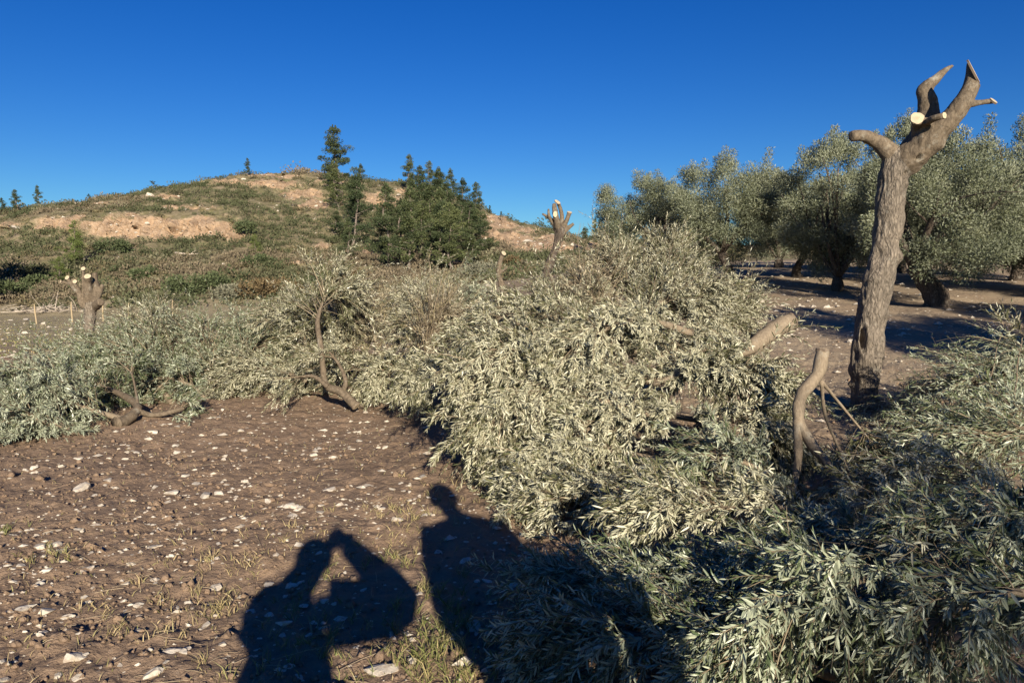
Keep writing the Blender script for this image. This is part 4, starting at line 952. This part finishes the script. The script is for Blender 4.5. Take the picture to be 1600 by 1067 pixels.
def stone_mesh(seed, flat, ang):
    g = np.random.default_rng(seed)
    import bmesh
    bm = bmesh.new(); bmesh.ops.create_icosphere(bm, subdivisions=3, radius=1)
    V = np.array([v.co[:] for v in bm.verts])
    for _ in range(15):                                   # broken facets
        n = norm(g.normal(size=3)); d = g.uniform(.38, .8)
        k = V @ n; V = V - np.maximum(k - d, 0)[:, None] * n
    V *= np.array([1.0, g.uniform(.6, .85), flat]); V += norm(V) * (.05 * fbm(V * 3 + seed, 3, seed))[:, None]
    for v, c in zip(bm.verts, V): v.co = c
    me = bpy.data.meshes.new('stone'); bm.to_mesh(me); bm.free(); me.materials.append(STONE)
    return me
SM = [stone_mesh(500 + k, random.uniform(.28, .52), 0) for k in range(14)]
def stone(px, py, size, k, label, group=None, rz=None, sink=.38, name='stone'):
    q = ground(px, py)
    o = bpy.data.objects.new(name, SM[k % len(SM)]); COL.objects.link(o)
    s = size; o.scale = (s, s, s); o.rotation_euler = (random.uniform(-.15, .15), random.uniform(-.15, .15), random.uniform(0, 6.28) if rz is None else rz)
    o.location = (q[0], q[1], float(zt(q[0], q[1], True)[0]) + s * (.5 - sink) * .5)
    return tag(o, label, 'stone', group)
SG_ = 'limestone stones on the ploughed soil'
def pxsize(py, wpx):   # half width in metres of something wpx wide lying on flat ground at that height of the photo
    return .5 * wpx * (CAMH / max(py - 430, 20))
big = [(728, 876, 34, 'squarish white stone with a dark chip inside the right shadow'), (683, 860, 20, 'rounded white stone left of the squarish one at the edge of the right shadow'), (703, 838, 28, 'flat stone above the squarish one in the right shadow'), (762, 906, 26, 'pale stone below right of the squarish one in shadow'), (838, 942, 36, 'large grey stone against the shaded branch tips'), (745, 905, 14, 'small stone between two others in the right shadow'),
       (592, 1048, 72, 'big pale rock at the bottom edge, half in the left shadow'), (645, 1036, 24, 'pale stone just right of the big rock at the bottom edge'), (657, 932, 18, 'white stone standing in the lit strip between both shadows'), (118, 1032, 42, 'largest angular stone at the lower left, with its own dark shadow'), (243, 1053, 38, 'flat pale stone at the bottom edge left of the left shadow'),
       (107, 965, 26, 'triangular white stone at the lower left'), (62, 908, 24, 'rounded white stone at the far left, lower third'), (132, 929, 20, 'block shaped white stone right of the rounded one at the lower left'), (218, 948, 26, 'pale stone lying alone in the lower left soil'), (349, 1012, 18, 'small white stone left of the left shadow near the bottom'), (275, 948, 22, 'flat pale stone right of the lone one in the lower left'),
       (323, 777, 34, 'long flat white stone in the middle of the open soil'), (307, 755, 20, 'white stone above the long flat one'), (288, 746, 18, 'pale stone in the small row above the long flat one'), (270, 770, 28, 'flat stone left of the long flat one'), (276, 706, 18, 'white stone below the butt of the left heap'), (240, 676, 26, 'group leading white stone right by the butt of the left heap'), (54, 741, 24, 'white stone at the left below the far left branch'), (130, 765, 40, 'long thin white stone row at the left of the open soil'), (75, 835, 22, 'white stone among the left cluster at the edge'), (88, 850, 28, 'largest stone of the left cluster'), (52, 827, 18, 'upper left stone of the left cluster'), (518, 716, 20, 'bright white stone between the upright forked branch and the dark soil shadow'), (518, 764, 30, 'upright pale stone above the left shadow'), (500, 799, 22, 'pale stone low above the left shadow'), (613, 765, 14, 'small white stone left of the head shadow'), (490, 972, 20, 'white stone inside the left shadow on its left side'), (505, 972, 14, 'stone right beside another inside the left shadow'), (427, 830, 0, ''), (470, 900, 0, '')]
k = 0
for px, py, wpx, lab in big:
    if wpx: stone(px, py, pxsize(py, wpx) * 1.05, k, lab, SG_); k += 1
zones = [('small pale stone on the open soil left of the left shadow', (0, 700, 470, 1060), 120), ('small pale stone on the soil below the left heap', (180, 640, 600, 720), 60), ('small pale stone on the soil between the shadows and the long heap', (440, 700, 680, 820), 40), ('small pale stone inside the dark shadow of the left figure', (440, 860, 570, 1050), 14), ('small pale stone inside the dark shadow of the right figure', (690, 820, 830, 1000), 14), ('pale stone in the grove soil behind the tall pollarded trunk', (1180, 470, 1600, 560), 34), ]
for lab, (x0, y0, x1, y1), n in zones:
    for _ in range(n):
        px = random.uniform(x0, x1); py = random.uniform(y0, y1)
        if py < 690 and px < 180: continue
        stone(px, py, pxsize(py, 1) * 0 + random.choice((.016, .021, .025, .03, .038, .05)) * random.uniform(.8, 1.15), random.randrange(14), lab, SG_)
# pale rocks of the hill
RG = 'pale rocks at the foot of the hill'
def hillrock(px, Y, size, k, label):
    x, y, z = stand(px, Y); o = bpy.data.objects.new('rock', SM[k % 14]); COL.objects.link(o); o.location = (x, y, z + size * .45); o.scale = (size,) * 3; o.rotation_euler = (0, 0, k * 1.3)
    tag(o, label, 'rock', RG)
hillrock(20, 72, .75, 1, 'big pale block in the dark shade at the left edge'); hillrock(176, 62, .5, 2, 'white rock right of the short pollarded trunk at the hill foot'); hillrock(462, 70, .7, 3, 'white rock on the slope above the brown bushes'); hillrock(440, 70, .45, 4, 'smaller white rock left of the one above the brown bushes'); hillrock(427, 71, .35, 5, 'smallest white rock in the row above the brown bushes')
hillrock(620, 52, .35, 6, 'white rock at the field edge below the pine stand'); hillrock(764, 48, .32, 7, 'white rock left of the slim twisted stem'); hillrock(755, 46, .25, 8, 'lower white rock left of the slim twisted stem'); hillrock(30, 95, .9, 9, 'pale rock ledge at the left end of the orange bank'); hillrock(120, 86, .4, 10, 'small white rock under the orange bank'); hillrock(900, 88, .6, 3, 'pale rock on the bank right of the leaning trunk'); hillrock(40, 46, .3, 11, 'white rock by the leftmost fence post')
def deadlog(px, Y, L, rz, r, label, bend=.12):
    x, y, z = stand(px, Y); n = 9; u = np.linspace(-.5, .5, n)
    C = np.stack([u * L, bend * L * np.sin(u * 5), .12 + .25 * np.abs(u) * L * .4], 1); a = Acc(); v, fs = tubes(C[None], (r * (1.2 - .9 * (u + .5)))[None], 7); a.add(v, *fs)
    B = np.linspace(C[4], C[4] + [L * .2, .3, L * .16], 4); v, fs = tubes(B[None], np.linspace(r * .6, r * .2, 4)[None], 5); a.add(v, *fs)
    o = a.build('dead_branch', DEADWOOD); o.location = (x, y, z + .1); o.rotation_euler = (0, 0, rz); tag(o, label, 'dead branch', 'bleached dead wood at the hill foot')
deadlog(212, 63, 1.9, -.3, .06, 'bleached dead branch on the slope right of the short pollarded trunk'); deadlog(283, 63, 2.2, .3, .06, 'bleached dead branch above the wide dark green bush'); deadlog(132, 80, 2.2, -.5, .06, 'thin pale log beside the bright young pine'); deadlog(300, 84, 3., .1, .09, 'grey log lying at the foot of the orange bank'); deadlog(38, 56, 1.3, .9, .06, 'pale dead branch sticking up at the left field edge')
# heap of pale dead sticks left of the short pollard
g = np.random.default_rng(77); root = stand(80, 57); a = Acc(); n = 130
p0 = np.stack([g.normal(size=n) * 1.7, g.normal(size=n) * .7, np.abs(g.normal(size=n)) * .22 + .05], 1); d = rand_unit(n, g); d[:, 2] *= .35
C = grow(p0, norm(d), g.uniform(.5, 1.5, n), 5, np.full(n, .1), g, .2); C[..., 2] = np.maximum(C[..., 2], .03)
v, fs = tubes(C, np.linspace(1, .4, 5)[None] * g.uniform(.015, .035, (n, 1)), 5); a.add(v, *fs)
o = a.build('brushwood_heap', DEADWOOD); o.location = root; tag(o, 'low heap of bleached brushwood at the hill foot behind the fence posts', 'brushwood heap', kind='stuff')

# ---------------------------------------------------------------- pebbles, clods, grass and straw
def tetra_field(n, sx, yr, sz, seed, squash, power=1.):
    g = np.random.default_rng(seed)
    s = g.uniform(*sx, n); y = np.exp(g.uniform(math.log(yr[0]), math.log(yr[1]), n)); x = s * y
    dens = fbm(np.stack([x, y], 1) * .5, 3, seed); k = g.random(n) < np.clip(.55 + dens, .12, 1); x, y = x[k], y[k]; n = len(x)
    r_ = sz * np.exp(g.normal(size=n) * .5) * (y / 5) ** .25
    z = zt(x, y, True)
    base = np.array([(1, 0, 0), (.3, .9, 0), (-.8, .5, .1), (-.7, -.6, 0), (.4, -.8, .1), (.35, .2, .8), (-.3, -.1, .9), (0, 0, -.7)], float)
    tri = np.array([(0, 1, 5), (1, 2, 6), (1, 6, 5), (2, 3, 6), (3, 4, 6), (4, 5, 6), (4, 0, 5), (1, 0, 7), (2, 1, 7), (3, 2, 7), (4, 3, 7), (0, 4, 7)])
    v = base[None] * (1 + .3 * g.normal(size=(n, 8, 1))); a = g.random(n) * 6.28; ca, sa = np.cos(a)[:, None], np.sin(a)[:, None]
    vx = v[..., 0] * ca - v[..., 1] * sa; vy = (v[..., 0] * sa + v[..., 1] * ca); el = g.uniform(.55, 1, (n, 1))
    V = np.stack([vx * r_[:, None] + x[:, None], vy * r_[:, None] * el + y[:, None], v[..., 2] * r_[:, None] * squash + (z + r_ * .15)[:, None]], -1).reshape(-1, 3)
    T = ((np.arange(n) * 8)[:, None, None] + tri[None]).reshape(-1, 3)
    return V, T
V, T = tetra_field(10000, (-.72, .72), (2.4, 18), .0092, 81, .5)
tag(build('pebbles', V, [T], STONE, smooth=False), 'small white limestone chips scattered over the soil', kind='stuff')
V, T = tetra_field(4500, (-.72, .72), (14, 50), .026, 83, .5)
tag(build('field_pebbles', V, [T], STONE, smooth=False), 'small white stones over the farther field', kind='stuff')
V, T = tetra_field(14000, (-.72, .72), (2.3, 14), .0095, 82, .8)
n_ = len(V)
tag(build('soil_clods', V, [T], SOIL, attrs={'far': np.zeros(n_), 'dry': np.zeros(n_)}, smooth=True), 'crumbly brown clods of the ploughed soil', kind='stuff')

def blades(n, where, hgt, seed, rr, lean=.5, wid=.0016):
    g = np.random.default_rng(seed); pts = where(n, g); n = len(pts)
    z = zt(pts[:, 0], pts[:, 1], True); P = np.column_stack([pts, z])
    a = g.random(n) * 6.28; D = norm(np.stack([np.cos(a) * lean, np.sin(a) * lean, np.ones(n)], 1) + .2 * g.normal(size=(n, 3)))
    h = hgt * g.uniform(.4, 1.3, n); sd = norm(np.cross(D, rand_unit(n, g))) * (wid * g.uniform(.7, 1.5, n))[:, None]
    side = np.stack([np.cos(a), np.sin(a), -.4 * np.ones(n)], 1)
    m_ = P + D * h[:, None] * .55; t_ = P + D * h[:, None] + side * (h * .25)[:, None]
    V = np.stack([P - sd, P + sd, m_ + sd * .8, m_ - sd * .8, t_], 1).reshape(-1, 3); o = np.arange(n)[:, None] * 5
    return V, o + np.array([0, 1, 2, 3]), o + np.array([3, 2, 4]), np.repeat(np.clip(rr[0] + (rr[1] - rr[0]) * g.random(n), 0, 1), 5)
def px_patch(cx, cy, rx, ry):
    def w_(n, g):
        q = ground(cx, cy); k = q[1] / F; gx = g.normal(size=n) * rx * k; gy = g.normal(size=n) * ry * k * (q[1] / CAMH)
        c = np.repeat(g.random(max(n // 7, 1)), 7)[:n]; gg = np.random.default_rng(int(cx)); cen = gg.normal(size=(max(n // 9, 1), 2)) 
        i = g.integers(0, len(cen), n)
        return np.stack([q[0] + (cen[i, 0] + .08 * g.normal(size=n)) * rx * k, q[1] + (cen[i, 1] + .08 * g.normal(size=n)) * ry * k * (q[1] / CAMH)], 1)
    return w_
acc = Acc()
for n, c, h, rr in ((420, (690, 990, 45, 40), .085, (0, .6)), (260, (720, 1040, 60, 20), .09, (.1, .8)), (300, (620, 830, 70, 30), .055, (.4, 1)), (300, (520, 930, 60, 50), .06, (.1, .8)), (300, (350, 880, 70, 40), .05, (.5, 1)), (240, (300, 960, 90, 50), .055, (.4, 1)), (200, (790, 960, 50, 50), .06, (.1, .8)), (120, (10, 830, 20, 12), .05, (0, .5)), (120, (85, 870, 30, 10), .05, (.2, 1)), (200, (640, 960, 30, 50), .05, (.3, 1)), (200, (660, 780, 40, 20), .045, (.5, 1)), (200, (480, 1030, 60, 20), .07, (0, .7))):
    V, q, t_, rn_ = blades(n, px_patch(*c), h, int(c[0] * 7 + c[1]), rr); acc.add(V, q, t_, a=rn_)
def wide(n, g):
    y = np.exp(g.uniform(math.log(2.4), math.log(9), n)); return np.stack([g.uniform(-.72, .1, n) * y, y], 1)
V, q, t_, rn_ = blades(1500, wide, .035, 91, (.35, 1)); acc.add(V, q, t_, a=rn_)
g = np.random.default_rng(95); n = 1500
y = np.exp(g.uniform(math.log(3.2), math.log(9.5), n)); x = g.uniform(-.7, .6, n) * y
kk = fbm(np.stack([x, y], 1) * .7, 3, 96) + np.clip((x / y + .25) * 1.4, -.6, .6) > .1; x, y = x[kk], y[kk]; n = len(x)
B = np.column_stack([x, y, zt(x, y, True) + .008]); D = rand_unit(n, g); D[:, 2] = .12 * np.abs(D[:, 2]); Nn = norm(np.array([0, 0, 1.]) + .35 * g.normal(size=(n, 3)))
la = Acc(); L = g.uniform(.03, .055, n); leaf_mesh(la, B, norm(D), Nn, L, L * .1, g.random(n), True)
tag(la.build('fallen_leaves', OLIVE_DRY), 'single fallen olive leaves scattered on the soil', kind='stuff')
def farf(n, g):
    y = np.exp(g.uniform(math.log(16), math.log(60), n)); return np.stack([g.uniform(-.75, -.02, n) * y, y], 1)
V, q, t_, rn_ = blades(15000, farf, .06, 92, (.1, .75), wid=.009); acc.add(V, q, t_, a=rn_)
tag(acc.build('grass', GRASS, smooth=False), 'thin green and dry grass blades and stubble on the soil', kind='stuff')
g = np.random.default_rng(93); n = 900
y = np.exp(g.uniform(math.log(2.4), math.log(12), n)); x = g.uniform(-.7, .6, n) * y; a_ = g.random(n) * 6.28; L = g.gamma(2, .035, n) + .02
P0 = np.column_stack([x, y, zt(x, y, True) + .008]); P1 = P0.copy(); P1[:, 0] += np.cos(a_) * L; P1[:, 1] += np.sin(a_) * L; P1[:, 2] = zt(P1[:, 0], P1[:, 1], True) + .01
v, fs = tubes(np.stack([P0, (P0 + P1) / 2 + [0, 0, .004], P1], 1), np.full((n, 3), .0013), 3, False)
tag(build('straw', v, fs, STRAW, attrs={'rnd': np.repeat(g.random(n), 9)}), 'dry stalks and twig bits lying on the soil', kind='stuff')

# ---------------------------------------------------------------- the two people whose shadows fall into the picture
def skinned(name, J, E, mat, parent, org):
    me = bpy.data.meshes.new(name); names = list(J); ix = {k: i for i, k in enumerate(names)}
    me.from_pydata([J[k][0] for k in names], [(ix[a], ix[b]) for a, b in E], [])
    o = bpy.data.objects.new(name, me); COL.objects.link(o)
    sk = o.modifiers.new('s', 'SKIN'); sk.use_smooth_shade = True
    for k in names:
        r_ = J[k][1]; sv = me.skin_vertices[0].data[ix[k]]; sv.radius = r_ if isinstance(r_, tuple) else (r_, r_); sv.use_root = (k == 'pelvis')
    sb = o.modifiers.new('d', 'SUBSURF'); sb.levels = 2; sb.render_levels = 2
    dg = bpy.context.evaluated_depsgraph_get(); m2 = bpy.data.meshes.new_from_object(o.evaluated_get(dg)); m2.name = name
    bpy.data.objects.remove(o); m2.materials.clear(); m2.materials.append(mat)
    m2.transform(Matrix.Translation(-Vector(org)))
    q = bpy.data.objects.new(name, m2); COL.objects.link(q); q.parent = parent; return q
right = np.array([math.cos(SUN_AZ), math.sin(SUN_AZ), 0.]); back = np.array([math.sin(SUN_AZ), -math.cos(SUN_AZ), 0.])
def person(label, org, hd, H, coat, arms, wide_=1.0, coatlen=.45, slv=.085):
    """org: ground point between the feet; local axes right/back/up"""
    def L(r_, b, z): return tuple(np.asarray(org) + right * r_ + back * b + np.array([0, 0, z]))
    s = H / 1.7; W = wide_
    J = {'pelvis': (L(0, .02, .92 * s), .135 * W), 'waist': (L(0, .02, 1.08 * s), .128 * W), 'chest': (L(0, 0, 1.26 * s), .135 * W), 'upper': (L(0, 0, 1.37 * s), .10 * W), 'neck': (L(hd[0] * .4, hd[1] * .4, 1.45 * s), .052), 'jaw': (L(hd[0] * .8, hd[1] - .03, 1.50 * s + hd[2]), .060), 'head': (L(*hd[:2], 1.575 * s + hd[2]), .082), 'top': (L(hd[0], hd[1], 1.64 * s + hd[2]), .07)}
    E = [('pelvis', 'waist'), ('waist', 'chest'), ('chest', 'upper'), ('upper', 'neck'), ('neck', 'jaw'), ('jaw', 'head'), ('head', 'top')]
    for sg, nm in ((-1, 'l'), (1, 'r')):
        J[nm + 'hip'] = (L(sg * .09 * W, .02, .86 * s), .10 * W); J[nm + 'knee'] = (L(sg * .11, 0, .48 * s), .062); J[nm + 'ank'] = (L(sg * .12, .04, .09 * s), .042); J[nm + 'toe'] = (L(sg * .14, -.12, .045), .035)
        E += [('pelvis', nm + 'hip'), (nm + 'hip', nm + 'knee'), (nm + 'knee', nm + 'ank'), (nm + 'ank', nm + 'toe')]
        J[nm + 'sh'] = (L(sg * (.17 if sg > 0 or slv < .09 else .12) * W, .0, 1.385 * s), .062); el, ha = arms[nm]
        J[nm + 'el'] = (L(*el), .048); J[nm + 'wr'] = (L(*ha), .03)
        e_, w_ = np.array(J[nm + 'el'][0]), np.array(J[nm + 'wr'][0]); dr = norm(w_ - e_); pal = w_ + dr * .06
        J[nm + 'palm'] = (tuple(pal), (.036, .02)); E += [('upper', nm + 'sh'), (nm + 'sh', nm + 'el'), (nm + 'el', nm + 'wr'), (nm + 'wr', nm + 'palm')]
        sd = norm(np.cross(dr, back)); 
        for q in range(4):
            off = sd * (.026 * (q - 1.5) / 1.5); b1 = pal + dr * .03 + off; J[f'{nm}f{q}'] = (tuple(b1), .009); J[f'{nm}g{q}'] = (tuple(b1 + dr * (.03 + .004 * (q in (1, 2))) - back * .012), .008); J[f'{nm}h{q}'] = (tuple(b1 + dr * .05 - back * .03), .007)
            E += [(nm + 'palm', f'{nm}f{q}'), (f'{nm}f{q}', f'{nm}g{q}'), (f'{nm}g{q}', f'{nm}h{q}')]
        th = w_ + dr * .035 - sd * .04 * sg; J[nm + 't0'] = (tuple(th), .011); J[nm + 't1'] = (tuple(th + dr * .035 - sd * .012 * sg - back * .015), .009); E += [(nm + 'wr', nm + 't0'), (nm + 't0', nm + 't1')]
    root = empty('person', org, label, 'person')
    skinned('body', J, E, SKIN, root, org)
    # coat: a shell around trunk, sleeves to the wrists; hair cap
    a = Acc()
    zz = [1.43, 1.39, 1.30, 1.15, 1.0, .85, .9 - coatlen]; rw = [.07, .19, .235, .225, .215, .235, .26] if slv < .09 else [.07, .13, .175, .215, .25, .29, .33]; rd = [.07, .11, .15, .145, .15, .16, .17]
    k = 24; an = np.arange(k) * 2 * math.pi / k; V = []
    for z, w1, d1 in zip(zz, rw, rd):
        V += [L(math.cos(t) * w1 * W, math.sin(t) * d1 + .01, z * s) for t in an]
    V = np.array(V); V = V + .008 * fbm(V * 9, 2, 5)[:, None]; idx = np.arange(len(V)).reshape(-1, k)
    a.add(V, np.stack([idx[:-1], np.roll(idx[:-1], -1, 1), np.roll(idx[1:], -1, 1), idx[1:]], -1).reshape(-1, 4))
    for nm in 'lr':
        C = catmull([J[nm + 'sh'][0], J[nm + 'el'][0], J[nm + 'wr'][0]], 14); v, fs = tubes(C[None], np.interp(np.linspace(0, 1, 14), [0, .5, 1], [slv * 1.2, slv * (.95 if slv > .09 else .85), slv * .6])[None], 12); a.add(v, *fs)
    a.build('coat', coat, root, org)
    hc = np.array(L(hd[0], hd[1] + .015, 1.61 * s + hd[2])); g = np.random.default_rng(3)
    u_, v_ = np.meshgrid(np.linspace(0, 2 * math.pi, 22, endpoint=False), np.linspace(0, 1.9, 10)); V = np.stack([np.cos(u_) * np.sin(v_) * .098, np.sin(u_) * np.sin(v_) * .112, np.cos(v_) * .115], -1).reshape(-1, 3) + hc
    idx = np.arange(220).reshape(10, 22); build('hair', V, [np.stack([idx[:-1], idx[1:], np.roll(idx[1:], -1, 1), np.roll(idx[:-1], -1, 1)], -1).reshape(-1, 4)], HAIR, root, org)
    return root
cz = lambda r_, b: (right * r_ + back * b)
o1 = cz(-.215, .42); o1[2] = gz(o1[0], o1[1])
person('person in a dark coat holding up a phone, whose looped shadow falls bottom left', o1, (.07, -.05, .0), 1.60, CLOTH,
       {'r': ((.46, -.02, 1.31), (.265, -.30, 1.465)), 'l': ((-.06, -.14, 1.28), (.125, -.32, 1.465))}, .88, .5, .105)
ph = Acc(); w_, h_, d_ = .075, .038, .005
c0 = np.array([0, 0, CAMH]) + back * .035
V = np.array([[sx_ * w_, sy_ * d_, sz_ * h_] for sx_ in (-1, 1) for sy_ in (-1, 1) for sz_ in (-1, 1)])
V = np.array([right * v[0] + back * v[1] + np.array([0, 0, v[2]]) for v in V]) + c0
ph.add(V, np.array([(0, 1, 3, 2), (4, 6, 7, 5), (0, 4, 5, 1), (2, 3, 7, 6), (0, 2, 6, 4), (1, 5, 7, 3)]))
o = ph.build('phone', BLACK, None, c0, smooth=False); tag(o, 'black phone held sideways in both hands of the person with the dark coat', 'phone')
bv = o.modifiers.new('b', 'BEVEL'); bv.width = .004; bv.segments = 3
tip = ground(700, 768); o2 = np.array([tip[0], tip[1], 0]) + cz(0, 1.70 / math.tan(SUN_EL)); o2[2] = gz(o2[0], o2[1])
person('person in a grey jacket standing beside the photographer, whose shadow points at the middle heap', o2, (-.05, 0, -.03), 1.82, CLOTH2,
       {'r': ((.27, .05, 1.16), (.26, -.08, .92)), 'l': ((-.25, .05, 1.16), (-.20, -.10, .94))}, .92, .3)
print('person 2 at', o2, 'objects', len(bpy.data.objects))
